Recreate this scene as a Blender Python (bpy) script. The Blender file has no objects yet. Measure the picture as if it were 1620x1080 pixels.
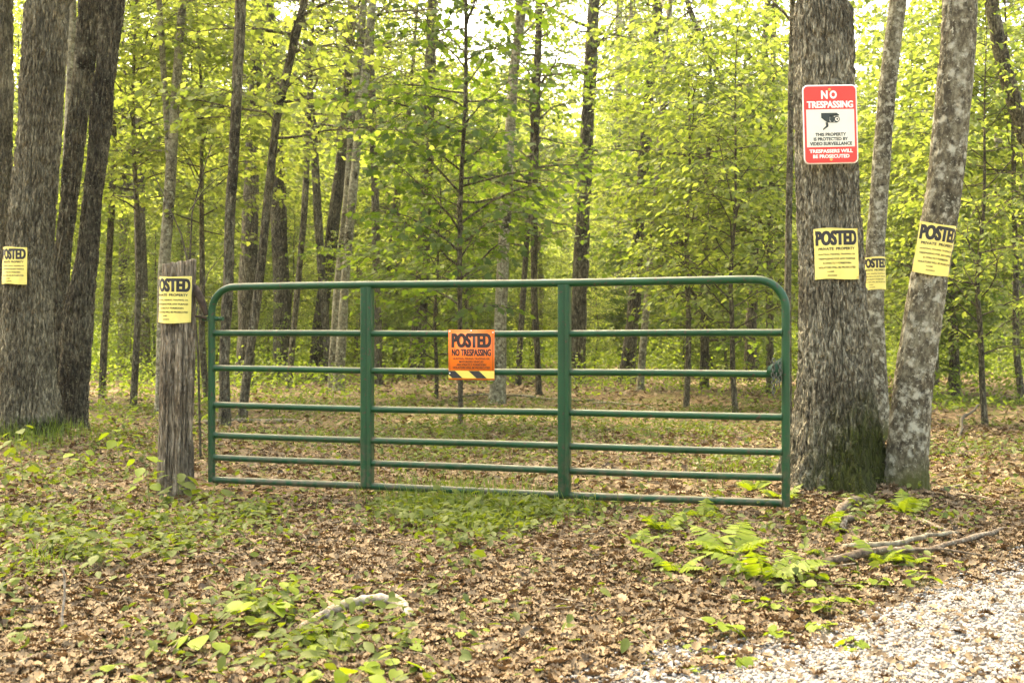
import bpy, bmesh, math, random
import numpy as np
from mathutils import Vector, Matrix

# ------------------------------------------------------------------ camera, sky, sun, exposure
SC = bpy.context.scene
COL = SC.collection
F, H, CX, HY = 1837.0, 1.05, 810.0, 530.0          # focal length in photo pixels, eye height, horizon row
cd = bpy.data.cameras.new('camera'); cam = bpy.data.objects.new('camera', cd); COL.objects.link(cam)
cd.sensor_width = 36.0; cd.lens = 36.0 * F / 1620.0
cd.shift_y = -10.0 / 1620.0
cam.location = (0, 0, H); cam.rotation_euler = (math.radians(90), 0, 0)
cd.clip_start = 0.05; cd.clip_end = 1500
cd.dof.use_dof = True; cd.dof.focus_distance = 7.1; cd.dof.aperture_fstop = 5.6
SC.camera = cam

SUN_EL, SUN_AZ = math.radians(58), math.radians(-32)   # azimuth from +Y, clockwise
W = bpy.data.worlds.new('World'); SC.world = W; W.use_nodes = True
wn = W.node_tree; wn.nodes.clear()
wo = wn.nodes.new('ShaderNodeOutputWorld'); wb = wn.nodes.new('ShaderNodeBackground')
ws = wn.nodes.new('ShaderNodeTexSky'); ws.sky_type = 'NISHITA'; ws.sun_disc = False
ws.sun_elevation = SUN_EL; ws.sun_rotation = SUN_AZ
ws.air_density = 1.0; ws.dust_density = 6.0; ws.ozone_density = 1.0
wb.inputs['Strength'].default_value = 0.15
wn.links.new(ws.outputs[0], wb.inputs['Color']); wn.links.new(wb.outputs[0], wo.inputs['Surface'])
sd = bpy.data.lights.new('sun', 'SUN'); sun = bpy.data.objects.new('sun', sd); COL.objects.link(sun)
sd.energy = 1.5; sd.angle = math.radians(28); sd.color = (1.0, 0.93, 0.80)
sdir = Vector((math.sin(SUN_AZ) * math.cos(SUN_EL), math.cos(SUN_AZ) * math.cos(SUN_EL), math.sin(SUN_EL)))
sun.rotation_euler = (-sdir).to_track_quat('-Z', 'Y').to_euler()
vs = SC.view_settings
vs.view_transform = 'Standard'; vs.look = 'None'; vs.gamma = 1.0; vs.use_curve_mapping = False
vs.exposure = 3.2
vs.use_white_balance = True; vs.white_balance_temperature = 8300; vs.white_balance_tint = 7
cy = SC.cycles
cy.max_bounces = 7; cy.diffuse_bounces = 5; cy.glossy_bounces = 2; cy.transmission_bounces = 4
cy.sample_clamp_indirect = 6.0

RNG = np.random.default_rng(11)
random.seed(4)

# ------------------------------------------------------------------ helpers
def at(px, py, Y): return np.array([(px - CX) * Y / F, Y, H - (py - HY) * Y / F])
def gp(px, py):
    Y = F * H / (py - HY); return ((px - CX) * Y / F, Y)

_gr = np.random.default_rng(5)
_GW = [(a, k * math.cos(t), k * math.sin(t), p) for a, k, t, p in zip(
    [.030, .025, .016, .014, .009, .008, .007, .006], [.55, .9, 1.7, 2.3, 4.1, 5.7, 8.3, 11.0],
    _gr.uniform(0, 6.28, 8), _gr.uniform(0, 6.28, 8))]
MOUNDS = []        # (x, y, height, radius)
def gz(x, y):
    x = np.asarray(x, float); y = np.asarray(y, float)
    z = np.zeros(np.broadcast(x, y).shape)
    for a, kx, ky, p in _GW: z = z + a * np.sin(kx * x + ky * y + p)
    z = z * .75
    for mx, my, h, r in MOUNDS: z = z + h * np.exp(-((x - mx) ** 2 + (y - my) ** 2) / (r * r))
    return z

def vnoise(p, seed=0):
    p = np.asarray(p, float); i = np.floor(p).astype(np.int64); f = p - i
    f = f * f * (3 - 2 * f)
    def h(a, b, c):
        n = (a * 374761393 + b * 668265263 + c * 2147483647 + seed * 974634317) & 0xFFFFFFFF
        n = ((n ^ (n >> 13)) * 1274126177) & 0xFFFFFFFF
        n = ((n ^ (n >> 16)) * 2246822519) & 0xFFFFFFFF
        return ((n ^ (n >> 15)) & 0xFFFFFF) / float(0xFFFFFF)
    x, y, z = i[..., 0], i[..., 1], i[..., 2]; r = 0
    for dx in (0, 1):
        for dy in (0, 1):
            for dz in (0, 1):
                w = (f[..., 0] if dx else 1 - f[..., 0]) * (f[..., 1] if dy else 1 - f[..., 1]) * (f[..., 2] if dz else 1 - f[..., 2])
                r = r + w * h(x + dx, y + dy, z + dz)
    return r

def mesh_tris(name, V, T, mat=None, smooth=False, mat_index=None):
    V = np.ascontiguousarray(V, np.float32); T = np.ascontiguousarray(T, np.int32)
    k = T.shape[1]
    m = bpy.data.meshes.new(name)
    m.vertices.add(len(V)); m.vertices.foreach_set('co', V.ravel())
    m.loops.add(T.size); m.loops.foreach_set('vertex_index', T.ravel())
    m.polygons.add(len(T)); m.polygons.foreach_set('loop_start', np.arange(len(T), dtype=np.int32) * k)
    if smooth: m.polygons.foreach_set('use_smooth', np.ones(len(T), bool))
    if mat_index is not None: m.polygons.foreach_set('material_index', np.asarray(mat_index, np.int32))
    m.update(calc_edges=True); m.validate()
    for q in (mat if isinstance(mat, (list, tuple)) else [mat]):
        if q: m.materials.append(q)
    return m

def link(name, mesh, parent=None, loc=None, rot=None):
    o = bpy.data.objects.new(name, mesh); COL.objects.link(o)
    if parent is not None: o.parent = parent
    if loc is not None: o.location = loc
    if rot is not None: o.rotation_euler = rot
    return o
def tag(o, label=None, cat=None, group=None, kind=None):
    for k, v in (('label', label), ('category', cat), ('group', group), ('kind', kind)):
        if v: o[k] = v
    return o
def thing(name, label, cat, loc=(0, 0, 0), rotz=0, group=None):
    o = bpy.data.objects.new(name, None); COL.objects.link(o); o.empty_display_size = .1
    o.location = tuple(float(c) for c in loc); o.rotation_euler = (0, 0, rotz)
    return tag(o, label, cat, group)
def dup(root, loc, rotz, scale=1.0, label=None, group=None):
    r = root.copy(); COL.objects.link(r); r.location = tuple(float(c) for c in loc); r.rotation_euler = (0, 0, rotz); r.scale = (scale,) * 3
    if label: r['label'] = label
    if group: r['group'] = group
    for ch in list(root.children):
        c = ch.copy(); COL.objects.link(c); c.parent = r
        for g in list(ch.children):
            d = g.copy(); COL.objects.link(d); d.parent = c
    return r

class MB:
    """collects geometry (quads kept as two triangles) and links it as ONE mesh"""
    def __init__(s): s.V = []; s.T = []; s.n = 0
    def add(s, V, T):
        V = np.asarray(V, float); T = np.asarray(T, int)
        if T.shape[1] == 4: T = np.vstack([T[:, [0, 1, 2]], T[:, [0, 2, 3]]])
        s.V.append(V); s.T.append(T + s.n); s.n += len(V)
    def tube(s, P, R, sides=8, cap=True):
        P = np.asarray(P, float); n = len(P); R = np.broadcast_to(np.asarray(R, float), (n,))
        t = np.gradient(P, axis=0); t /= np.linalg.norm(t, axis=1, keepdims=True) + 1e-9
        v = np.cross(t[0], [0, 0, 1.0] if abs(t[0, 2]) < .8 else [0, 1.0, 0]); a = np.empty_like(t)
        for i in range(n):                                # carry the ring's direction along the path
            v = v - t[i] * v.dot(t[i]); v = v / (np.linalg.norm(v) + 1e-12); a[i] = v
        b = np.cross(a, t)
        th = np.arange(sides) * 2 * np.pi / sides
        ring = P[:, None] + R[:, None, None] * (np.cos(th)[None, :, None] * a[:, None] + np.sin(th)[None, :, None] * b[:, None])
        V = ring.reshape(-1, 3); k = np.arange(sides); k2 = (k + 1) % sides
        Q = np.vstack([np.stack([i * sides + k, i * sides + k2, (i + 1) * sides + k2, (i + 1) * sides + k], 1) for i in range(n - 1)])
        s.add(V, Q)
        if cap:
            for i, flip in ((0, 1), (n - 1, 0)):
                base = s.n - len(V) if i == 0 else None
            off = s.n; c0, c1 = P[0], P[-1]
            s.V.append(np.vstack([V[:sides], c0[None], V[-sides:], c1[None]])); 
            s.T.append(np.vstack([np.stack([k2, k, np.full(sides, sides)], 1), np.stack([k + sides + 1, k2 + sides + 1, np.full(sides, 2 * sides + 1)], 1)]) + off)
            s.n += 2 * sides + 2
    def box(s, c, d):
        c = np.asarray(c, float); d = np.asarray(d, float) / 2
        V = np.array([[x, y, z] for z in (-1, 1) for y in (-1, 1) for x in (-1, 1)]) * d + c
        s.add(V, [[0, 2, 3, 1], [4, 5, 7, 6], [0, 1, 5, 4], [2, 6, 7, 3], [0, 4, 6, 2], [1, 3, 7, 5]])
    def prism(s, poly, y0, y1):
        """polygon in x,z pulled along y"""
        n = len(poly); V = [(x, y0, z) for x, z in poly] + [(x, y1, z) for x, z in poly]
        cx = sum(p[0] for p in poly) / n; cz = sum(p[1] for p in poly) / n
        V += [(cx, y0, cz), (cx, y1, cz)]
        T = []
        for i in range(n):
            j = (i + 1) % n
            T += [(i, j, n + j), (i, n + j, n + i), (j, i, 2 * n), (n + i, n + j, 2 * n + 1)]
        s.add(V, T)
    def build(s, name, mat, parent=None, smooth=False):
        return link(name, mesh_tris(name, np.vstack(s.V), np.vstack(s.T), mat, smooth), parent)

def scatter(tmpl, P, M, S):
    """copies of a template (verts, tris) with per copy position, 3x3 frame (columns) and scale"""
    tv, tt = tmpl; P = np.asarray(P); N = len(P); S = np.asarray(S)
    S3 = S[:, None] * np.ones(3) if S.ndim == 1 else S
    V = np.einsum('nij,nkj->nki', M, tv[None] * S3[:, None, :]) + P[:, None, :]
    T = tt[None] + (np.arange(N) * len(tv))[:, None, None]
    return V.reshape(-1, 3), T.reshape(-1, 3)
def frames(D, Nn):
    """leaf frames: D = blade direction, Nn = approximate normal"""
    d = D / (np.linalg.norm(D, axis=1, keepdims=True) + 1e-9)
    s = np.cross(d, Nn); s /= np.linalg.norm(s, axis=1, keepdims=True) + 1e-9
    n = np.cross(s, d)
    return np.stack([s, d, n], axis=2)

# ------------------------------------------------------------------ templates for leaves
def fan(outline, centre, fz):
    P = [(x, y) for x, y in outline]; V = [(x, y, fz(x, y)) for x, y in P] + [(centre[0], centre[1], fz(*centre))]
    n = len(P); return np.array(V, float), np.array([(i, (i + 1) % n, n) for i in range(n)])
def mirror(half): return half + [(-x, y) for x, y in reversed(half) if x > 1e-6]
MAPLE = fan(mirror([(0, .04), (.34, .02), (.30, .22), (.56, .44), (.30, .50), (.24, .68), (0, 1)]), (0, .36), lambda x, y: -.25 * abs(x) - .22 * y * y)
OVAL = fan(mirror([(0, 0), (.20, .22), (.27, .48), (.17, .78), (0, 1)]), (0, .48), lambda x, y: .22 * abs(x) - .18 * y * y)
DIAM = (np.array([(0, 0, 0), (.31, .45, .06), (0, 1, -.14), (-.31, .45, .06)], float), np.array([(0, 1, 2), (0, 2, 3)]))
HEART = fan(mirror([(0, .06), (.22, -.10), (.47, .10), (.50, .42), (.30, .78), (0, .98)]), (0, .4), lambda x, y: .16 * abs(x) - .15 * y * y)
def litter_t(seed):
    r = np.random.default_rng(seed); k = r.uniform(.8, 2.6); tw = r.uniform(-1.5, 1.5)
    half = [(0, 0), (.12, .12), (.26, .28), (.16, .38), (.31, .56), (.18, .68), (.20, .84), (0, 1)]
    return fan(mirror(half), (0, .5), lambda x, y: k * x * x * 1.6 + .55 * (y - .5) ** 2 * r.uniform(.3, 1.3) + tw * x * (y - .5) * .6)
LITTER = [litter_t(i) for i in range(6)]

# ------------------------------------------------------------------ materials
def new_mat(name):
    m = bpy.data.materials.new(name); m.use_nodes = True; nt = m.node_tree; nt.nodes.clear()
    o = nt.nodes.new('ShaderNodeOutputMaterial')
    def N(t, **kw):
        n = nt.nodes.new('ShaderNode' + t)
        for k, v in kw.items():
            if k.startswith('i_'): n.inputs[int(k[2:])].default_value = v
            else: setattr(n, k, v)
        return n
    return m, nt, o, N
def ramp(N, stops):
    r = N('ValToRGB'); e = r.color_ramp.elements
    while len(e) < len(stops): e.new(.5)
    for el, (p, c) in zip(e, stops): el.position = p; el.color = (*c, 1)
    return r
def leaf_mat(name, cols, trans, tmix=.5, rough=.5, gloss=.018):
    m, nt, o, N = new_mat(name); L = nt.links.new
    g = N('NewGeometry'); oi = N('ObjectInfo')
    ad = N('Math', operation='MULTIPLY_ADD'); ad.inputs[1].default_value = .25; L(oi.outputs['Random'], ad.inputs[0]); 
    ml = N('Math', operation='MULTIPLY'); ml.inputs[1].default_value = .75; L(g.outputs['Random Per Island'], ml.inputs[0]); L(ml.outputs[0], ad.inputs[2])
    n = len(cols); r1 = ramp(N, [(i / (n - 1), c) for i, c in enumerate(cols)]); r2 = ramp(N, [(i / (len(trans) - 1), c) for i, c in enumerate(trans)])
    L(ad.outputs[0], r1.inputs[0]); L(ad.outputs[0], r2.inputs[0])
    d = N('BsdfDiffuse'); t = N('BsdfTranslucent'); mx = N('MixShader'); mx.inputs[0].default_value = tmix
    L(r1.outputs[0], d.inputs[0]); L(r2.outputs[0], t.inputs[0]); L(d.outputs[0], mx.inputs[1]); L(t.outputs[0], mx.inputs[2])
    gl = N('BsdfGlossy'); gl.inputs['Roughness'].default_value = rough; gl.inputs[0].default_value = (.9, .95, .85, 1)
    mg = N('MixShader'); mg.inputs[0].default_value = gloss; L(mx.outputs[0], mg.inputs[1]); L(gl.outputs[0], mg.inputs[2]); L(mg.outputs[0], o.inputs[0])
    return m
LEAF = leaf_mat('leaf_bright', [(.050, .082, .016), (.092, .130, .026), (.145, .175, .040)], [(.18, .26, .030), (.31, .39, .054), (.46, .51, .092)])
LEAF_MID = leaf_mat('leaf_mid', [(.045, .075, .012), (.075, .110, .014), (.110, .140, .018)], [(.10, .175, .018), (.17, .26, .026), (.26, .35, .034)])
LEAF_SHADED = leaf_mat('leaf_shaded', [(.030, .056, .012), (.052, .086, .016), (.082, .120, .022)], [(.07, .13, .012), (.13, .21, .018), (.21, .30, .026)], .44)  # darker leaf copy, shade on the middle saplings put into its colour
LEAF_LOW = leaf_mat('leaf_low', [(.034, .052, .008), (.060, .082, .012), (.098, .118, .020)], [(.09, .14, .010), (.15, .20, .014), (.22, .27, .02)], .35)
LEAF_LIME = leaf_mat('leaf_lime', [(.085, .125, .010), (.120, .165, .014), (.160, .200, .020)], [(.20, .30, .012), (.28, .38, .018), (.36, .45, .025)], .35)
LITTER_M = leaf_mat('dead_leaf', [(.032, .019, .010), (.088, .054, .027), (.150, .097, .049), (.205, .140, .075), (.27, .198, .115)], [(.05, .025, .01), (.10, .05, .02), (.14, .075, .03), (.18, .10, .05)], .12, .6, .03)

def bark_mat(name, dark, mid, light, sz=(26, 26, 3.2), lichen=None, lich_amt=.5, moss=None, bump=.6, patch=None, plates=None):
    m, nt, o, N = new_mat(name); L = nt.links.new
    tc = N('TexCoord'); mp = N('Mapping'); mp.inputs['Scale'].default_value = sz; L(tc.outputs['Object'], mp.inputs[0])
    n1 = N('TexNoise'); n1.inputs['Scale'].default_value = 1.0; n1.inputs['Detail'].default_value = 6; n1.inputs['Roughness'].default_value = .65; L(mp.outputs[0], n1.inputs[0])
    n2 = N('TexNoise'); n2.inputs['Scale'].default_value = 2.2; n2.inputs['Detail'].default_value = 4; L(tc.outputs['Object'], n2.inputs[0])
    mixf = N('Math', operation='MULTIPLY_ADD'); mixf.inputs[1].default_value = .35; L(n2.outputs[0], mixf.inputs[0])
    s1 = N('Math', operation='MULTIPLY'); s1.inputs[1].default_value = .75; L(n1.outputs[0], s1.inputs[0]); L(s1.outputs[0], mixf.inputs[2])
    r = ramp(N, [(.40, dark), (.53, mid), (.67, light)]); L(mixf.outputs[0], r.inputs[0])
    col = r.outputs[0]
    def over(col, c, fac):
        x = N('MixRGB'); x.inputs[2].default_value = (*c, 1); L(col, x.inputs[1]); L(fac, x.inputs[0]); return x.outputs[0]
    def mask(scale, lo, hi, detail=5, mapping=None):
        q = N('TexNoise'); q.inputs['Scale'].default_value = scale; q.inputs['Detail'].default_value = detail; q.inputs['Roughness'].default_value = .6
        L(mapping or tc.outputs['Object'], q.inputs[0])
        k = N('MapRange'); k.inputs[1].default_value = lo; k.inputs[2].default_value = hi; L(q.outputs[0], k.inputs[0]); return k.outputs[0]
    if patch: col = over(col, patch, mask(3.1, .56, .66))
    if lichen:
        a = mask(15.0, .62 - .12 * lich_amt, .72 - .08 * lich_amt, 9); col = over(col, lichen, a)
        b = mask(44.0, .60, .72, 3); col = over(col, tuple(min(1, c * 1.15) for c in lichen), b)
    if moss:
        se = N('SeparateXYZ'); L(tc.outputs['Object'], se.inputs[0])
        z = N('MapRange'); z.inputs[1].default_value = moss[1]; z.inputs[2].default_value = 0.0; L(se.outputs[2], z.inputs[0])
        xx = N('MapRange'); xx.inputs[1].default_value = -.38; xx.inputs[2].default_value = .10; L(se.outputs[0], xx.inputs[0])
        mu = N('Math', operation='MULTIPLY'); L(z.outputs[0], mu.inputs[0]); L(xx.outputs[0], mu.inputs[1])
        q = N('TexNoise'); q.inputs['Scale'].default_value = 13; q.inputs['Detail'].default_value = 9; q.inputs['Roughness'].default_value = .75; L(tc.outputs['Object'], q.inputs[0])
        sm = N('Math', operation='ADD'); L(mu.outputs[0], sm.inputs[0]); L(q.outputs[0], sm.inputs[1])
        k = N('MapRange'); k.inputs[1].default_value = .66; k.inputs[2].default_value = 1.02; L(sm.outputs[0], k.inputs[0])
        col = over(col, moss[0], k.outputs[0])
    p = N('BsdfPrincipled'); p.inputs['Roughness'].default_value = .9; p.inputs['Specular IOR Level'].default_value = .2
    bh = n1.outputs[0]
    if plates:
        wq = N('TexNoise'); wq.inputs['Scale'].default_value = 14; L(tc.outputs['Object'], wq.inputs[0])
        wa = N('VectorMath', operation='MULTIPLY_ADD'); wa.inputs[1].default_value = (.05, .05, .16); L(wq.outputs['Color'], wa.inputs[0]); L(tc.outputs['Object'], wa.inputs[2])
        pm = N('Mapping'); pm.inputs['Scale'].default_value = plates; L(wa.outputs[0], pm.inputs[0])
        v1 = N('TexVoronoi', feature='DISTANCE_TO_EDGE'); v1.inputs['Scale'].default_value = 1; L(pm.outputs[0], v1.inputs[0])
        v2 = N('TexVoronoi'); v2.inputs['Scale'].default_value = 1; L(pm.outputs[0], v2.inputs[0])
        sc = N('SeparateColor'); L(v2.outputs['Color'], sc.inputs[0])
        kv = N('MapRange'); kv.inputs[3].default_value = .62; kv.inputs[4].default_value = 1.35; L(sc.outputs[0], kv.inputs[0])
        hs = N('HueSaturation'); L(col, hs.inputs['Color']); L(kv.outputs[0], hs.inputs['Value']); col = hs.outputs[0]
        ke = N('MapRange'); ke.inputs[2].default_value = .22; L(v1.outputs['Distance'], ke.inputs[0])
        b1 = N('Bump'); b1.inputs['Strength'].default_value = 1.0; b1.inputs['Distance'].default_value = .014; L(ke.outputs[0], b1.inputs['Height'])
    L(col, p.inputs[0])
    bp = N('Bump'); bp.inputs['Strength'].default_value = bump; bp.inputs['Distance'].default_value = .02; L(bh, bp.inputs['Height']); L(bp.outputs[0], p.inputs['Normal'])
    if plates: L(b1.outputs[0], bp.inputs['Normal'])
    L(p.outputs[0], o.inputs[0]); return m
BARK_OAK = bark_mat('bark_oak', (0.0323, 0.0255, 0.0140), (0.1235, 0.1051, 0.0623), (0.2850, 0.2499, 0.1581), (62, 62, 18), moss=((.034, .042, .008), .30), bump=.8, plates=(46, 46, 9))
BARK_BIG = bark_mat('bark_big', (0.0342, 0.0275, 0.0158), (0.1425, 0.1224, 0.0763), (0.3800, 0.3519, 0.2418), (66, 66, 22), moss=((.036, .042, .006), .85), bump=.8, plates=(50, 50, 11))
BARK_DARK = bark_mat('bark_dark', (0.0162, 0.0122, 0.0065), (0.0589, 0.0479, 0.0279), (0.1805, 0.1581, 0.0977), (44, 44, 14), plates=(40, 40, 9), lichen=(0.2090, 0.2040, 0.1209), lich_amt=.05)
BARK_GREY = bark_mat('bark_grey', (0.0209, 0.0163, 0.0093), (0.0779, 0.0643, 0.0372), (0.1995, 0.1754, 0.1097), (34, 34, 12), lichen=(0.2280, 0.2295, 0.1442), plates=(40, 40, 9), lich_amt=.2, patch=(0.0285, 0.0224, 0.0112))
BARK_LICH = bark_mat('bark_lichen', (0.0228, 0.0184, 0.0102), (0.0760, 0.0632, 0.0372), (0.1805, 0.1632, 0.1023), (34, 34, 20), lichen=(.32, .305, .22), lich_amt=.95, moss=((.055, .056, .014), .35), bump=.6, patch=(0.0380, 0.0326, 0.0167))
BARK_PALE = bark_mat('bark_pale', (0.0361, 0.0286, 0.0158), (0.1425, 0.1244, 0.0763), (0.2945, 0.2703, 0.1767), (24, 24, 20), lichen=(0.3420, 0.3366, 0.2278), lich_amt=.6, patch=(0.0266, 0.0204, 0.0102))
TWIG_M = bark_mat('twig', (0.0209, 0.0163, 0.0093), (0.0475, 0.0377, 0.0223), (0.0950, 0.0796, 0.0484), (30, 30, 30), bump=.2)
POST_M = bark_mat('weathered_post', (.045, .033, .018), (.165, .128, .080), (.37, .31, .215), (60, 60, 9), bump=.8, plates=(30, 30, 2.4), patch=(.055, .042, .025))
DEADWOOD = bark_mat('dead_wood', (0.0570, 0.0449, 0.0260), (0.1615, 0.1377, 0.0884), (0.3040, 0.2754, 0.1860), (30, 30, 30), bump=.4)
PALEWOOD = bark_mat('pale_wood', (.06, .044, .027), (.22, .18, .13), (.40, .345, .27), (40, 40, 40), patch=(.16, .17, .07), bump=.4)
BROWNWOOD = bark_mat('brown_branch', (.034, .024, .014), (.105, .076, .048), (.22, .175, .12), (40, 40, 40), lichen=(.28, .26, .19), lich_amt=.2, bump=.4)

def simple(name, col, rough=.5, metal=0.0, spec=.4, noise=None):
    m, nt, o, N = new_mat(name); L = nt.links.new
    p = N('BsdfPrincipled'); p.inputs['Base Color'].default_value = (*col, 1); p.inputs['Roughness'].default_value = rough; p.inputs['Metallic'].default_value = metal; p.inputs['Specular IOR Level'].default_value = spec
    if noise:
        tc = N('TexCoord'); q = N('TexNoise'); q.inputs['Scale'].default_value = noise[0]; q.inputs['Detail'].default_value = 6; L(tc.outputs['Object'], q.inputs[0])
        k = N('MapRange'); k.inputs[1].default_value = noise[1]; k.inputs[2].default_value = noise[2]; L(q.outputs[0], k.inputs[0])
        x = N('MixRGB'); x.inputs[1].default_value = (*col, 1); x.inputs[2].default_value = (*noise[3], 1); L(k.outputs[0], x.inputs[0]); L(x.outputs[0], p.inputs[0])
        if len(noise) > 4:
            rr = N('MapRange'); rr.inputs[3].default_value = rough; rr.inputs[4].default_value = noise[4]; L(k.outputs[0], rr.inputs[0]); L(rr.outputs[0], p.inputs['Roughness'])
    L(p.outputs[0], o.inputs[0]); return m
def gate_mat():
    m, nt, o, N = new_mat('gate_green'); L = nt.links.new
    tc = N('TexCoord'); p = N('BsdfPrincipled'); p.inputs['Roughness'].default_value = .42; p.inputs['Specular IOR Level'].default_value = .3
    def nz(scale, lo, hi, d=5):
        q = N('TexNoise'); q.inputs['Scale'].default_value = scale; q.inputs['Detail'].default_value = d; L(tc.outputs['Object'], q.inputs[0])
        k = N('MapRange'); k.inputs[1].default_value = lo; k.inputs[2].default_value = hi; L(q.outputs[0], k.inputs[0]); return k.outputs[0]
    r = ramp(N, [(0, (.0032, .038, .011)), (1, (.006, .058, .018))]); L(nz(3, .3, .7), r.inputs[0])
    a = N('MixRGB'); a.inputs[2].default_value = (.09, .075, .045, 1); L(r.outputs[0], a.inputs[1])
    # pale upward faces of the tubes: sky light put into the colour, some dust
    g = N('NewGeometry'); se = N('SeparateXYZ'); L(g.outputs['Normal'], se.inputs[0])
    up = N('MapRange'); up.inputs[1].default_value = .35; up.inputs[2].default_value = 1.0; up.inputs[4].default_value = .75; L(se.outputs[2], up.inputs[0])
    du = N('Math', operation='MULTIPLY'); L(up.outputs[0], du.inputs[0]); L(nz(14, .25, .6), du.inputs[1])
    L(du.outputs[0], a.inputs[0])
    b = N('MixRGB'); b.inputs[2].default_value = (.055, .032, .018, 1); L(a.outputs[0], b.inputs[1]); L(nz(38, .61, .72, 3), b.inputs[0])
    so = N('SeparateXYZ'); L(tc.outputs['Object'], so.inputs[0])
    lo = N('MapRange'); lo.inputs[1].default_value = .50; lo.inputs[2].default_value = .05; L(so.outputs[2], lo.inputs[0])
    mu = N('Math', operation='MULTIPLY'); L(lo.outputs[0], mu.inputs[0]); L(nz(26, .42, .66, 6), mu.inputs[1])
    c = N('MixRGB'); c.inputs[2].default_value = (.085, .066, .038, 1); L(b.outputs[0], c.inputs[1]); L(mu.outputs[0], c.inputs[0])
    L(c.outputs[0], p.inputs[0])
    rr = N('MapRange'); rr.inputs[3].default_value = .38; rr.inputs[4].default_value = .8; L(du.outputs[0], rr.inputs[0]); L(rr.outputs[0], p.inputs['Roughness'])
    L(p.outputs[0], o.inputs[0]); return m
GATE_M = gate_mat()
CHAIN_M = simple('chain_steel', (.10, .12, .09), .5, .6, .5, (60, .45, .6, (.06, .045, .03)))
RUST_M = simple('rusty_iron', (.030, .020, .013), .85, .1, .3, (40, .4, .65, (.075, .05, .032)))
YELLOW_M = simple('notice_yellow', (.72, .60, .15), .45, 0, .35, (9, .45, .8, (.58, .47, .13)))
BLACK_M = simple('print_black', (.018, .015, .012), .55)
ORANGE_M = simple('notice_orange', (.82, .155, .012), .4, 0, .4, (6, .5, .85, (.74, .17, .02)))
ORPRINT_M = simple('print_on_orange', (.028, .012, .008), .5)
HAZ_M = simple('hazard_yellow', (.66, .52, .09), .45)
RED_M = simple('print_red', (.70, .040, .026), .42, 0, .4)
CREAM_M = simple('sign_cream', (.66, .63, .50), .4, 0, .4, (7, .5, .9, (.58, .55, .42)))
WHITE_M = simple('print_white', (.78, .72, .62), .45)
ICON_M = simple('print_dark_green', (.022, .030, .022), .5)
BRASS_M = simple('yellowed_screw', (.55, .38, .10), .45, .3)
STONE_M = None
def stone_mat():
    m, nt, o, N = new_mat('gravel_stone'); L = nt.links.new
    g = N('NewGeometry'); r = ramp(N, [(0, (.08, .07, .056)), (.35, (.18, .168, .145)), (.8, (.29, .275, .245)), (1, (.42, .40, .36))]); L(g.outputs['Random Per Island'], r.inputs[0])
    p = N('BsdfPrincipled'); p.inputs['Roughness'].default_value = .85; L(r.outputs[0], p.inputs[0]); L(p.outputs[0], o.inputs[0]); return m
STONE_M = stone_mat()
def ground_mat():
    m, nt, o, N = new_mat('forest_floor'); L = nt.links.new
    tc = N('TexCoord'); p = N('BsdfPrincipled'); p.inputs['Roughness'].default_value = .95; p.inputs['Specular IOR Level'].default_value = .1
    def nz(scale, d=6, r=.6):
        q = N('TexNoise'); q.inputs['Scale'].default_value = scale; q.inputs['Detail'].default_value = d; q.inputs['Roughness'].default_value = r; L(tc.outputs['Object'], q.inputs[0]); return q.outputs[0]
    v = N('TexVoronoi'); v.inputs['Scale'].default_value = 22; L(tc.outputs['Object'], v.inputs[0])
    r = ramp(N, [(0, (.040, .026, .014)), (.45, (.085, .056, .029)), (.8, (.155, .108, .058)), (1, (.22, .162, .095))])
    sp = N('SeparateColor'); L(v.outputs['Color'], sp.inputs[0])
    mm = N('Math', operation='MULTIPLY_ADD'); mm.inputs[1].default_value = .6; L(sp.outputs[0], mm.inputs[0])
    m2 = N('Math', operation='MULTIPLY'); m2.inputs[1].default_value = .5; L(nz(5), m2.inputs[0]); L(m2.outputs[0], mm.inputs[2]); L(mm.outputs[0], r.inputs[0])
    k = N('MapRange'); k.inputs[1].default_value = .46; k.inputs[2].default_value = .62; L(nz(.9, 8, .65), k.inputs[0])
    se = N('SeparateXYZ'); L(tc.outputs['Object'], se.inputs[0])
    far = N('MapRange'); far.inputs[1].default_value = 8; far.inputs[2].default_value = 30; far.inputs[3].default_value = .55; far.inputs[4].default_value = 1.0; L(se.outputs[1], far.inputs[0])
    kk = N('Math', operation='MULTIPLY'); L(k.outputs[0], kk.inputs[0]); L(far.outputs[0], kk.inputs[1])
    gr = ramp(N, [(.3, (.045, .055, .013)), (.7, (.095, .110, .026))]); L(nz(30), gr.inputs[0])
    x = N('MixRGB'); L(r.outputs[0], x.inputs[1]); L(gr.outputs[0], x.inputs[2]); L(kk.outputs[0], x.inputs[0]); L(x.outputs[0], p.inputs[0])
    b = N('Bump'); b.inputs['Strength'].default_value = .7; b.inputs['Distance'].default_value = .03; L(nz(28), b.inputs['Height']); L(b.outputs[0], p.inputs['Normal'])
    L(p.outputs[0], o.inputs[0]); return m
GROUND_M = ground_mat()
ROAD_M = simple('gravel_bed', (.20, .165, .125), .95, 0, .1, (30, .35, .65, (.34, .305, .26)))

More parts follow.
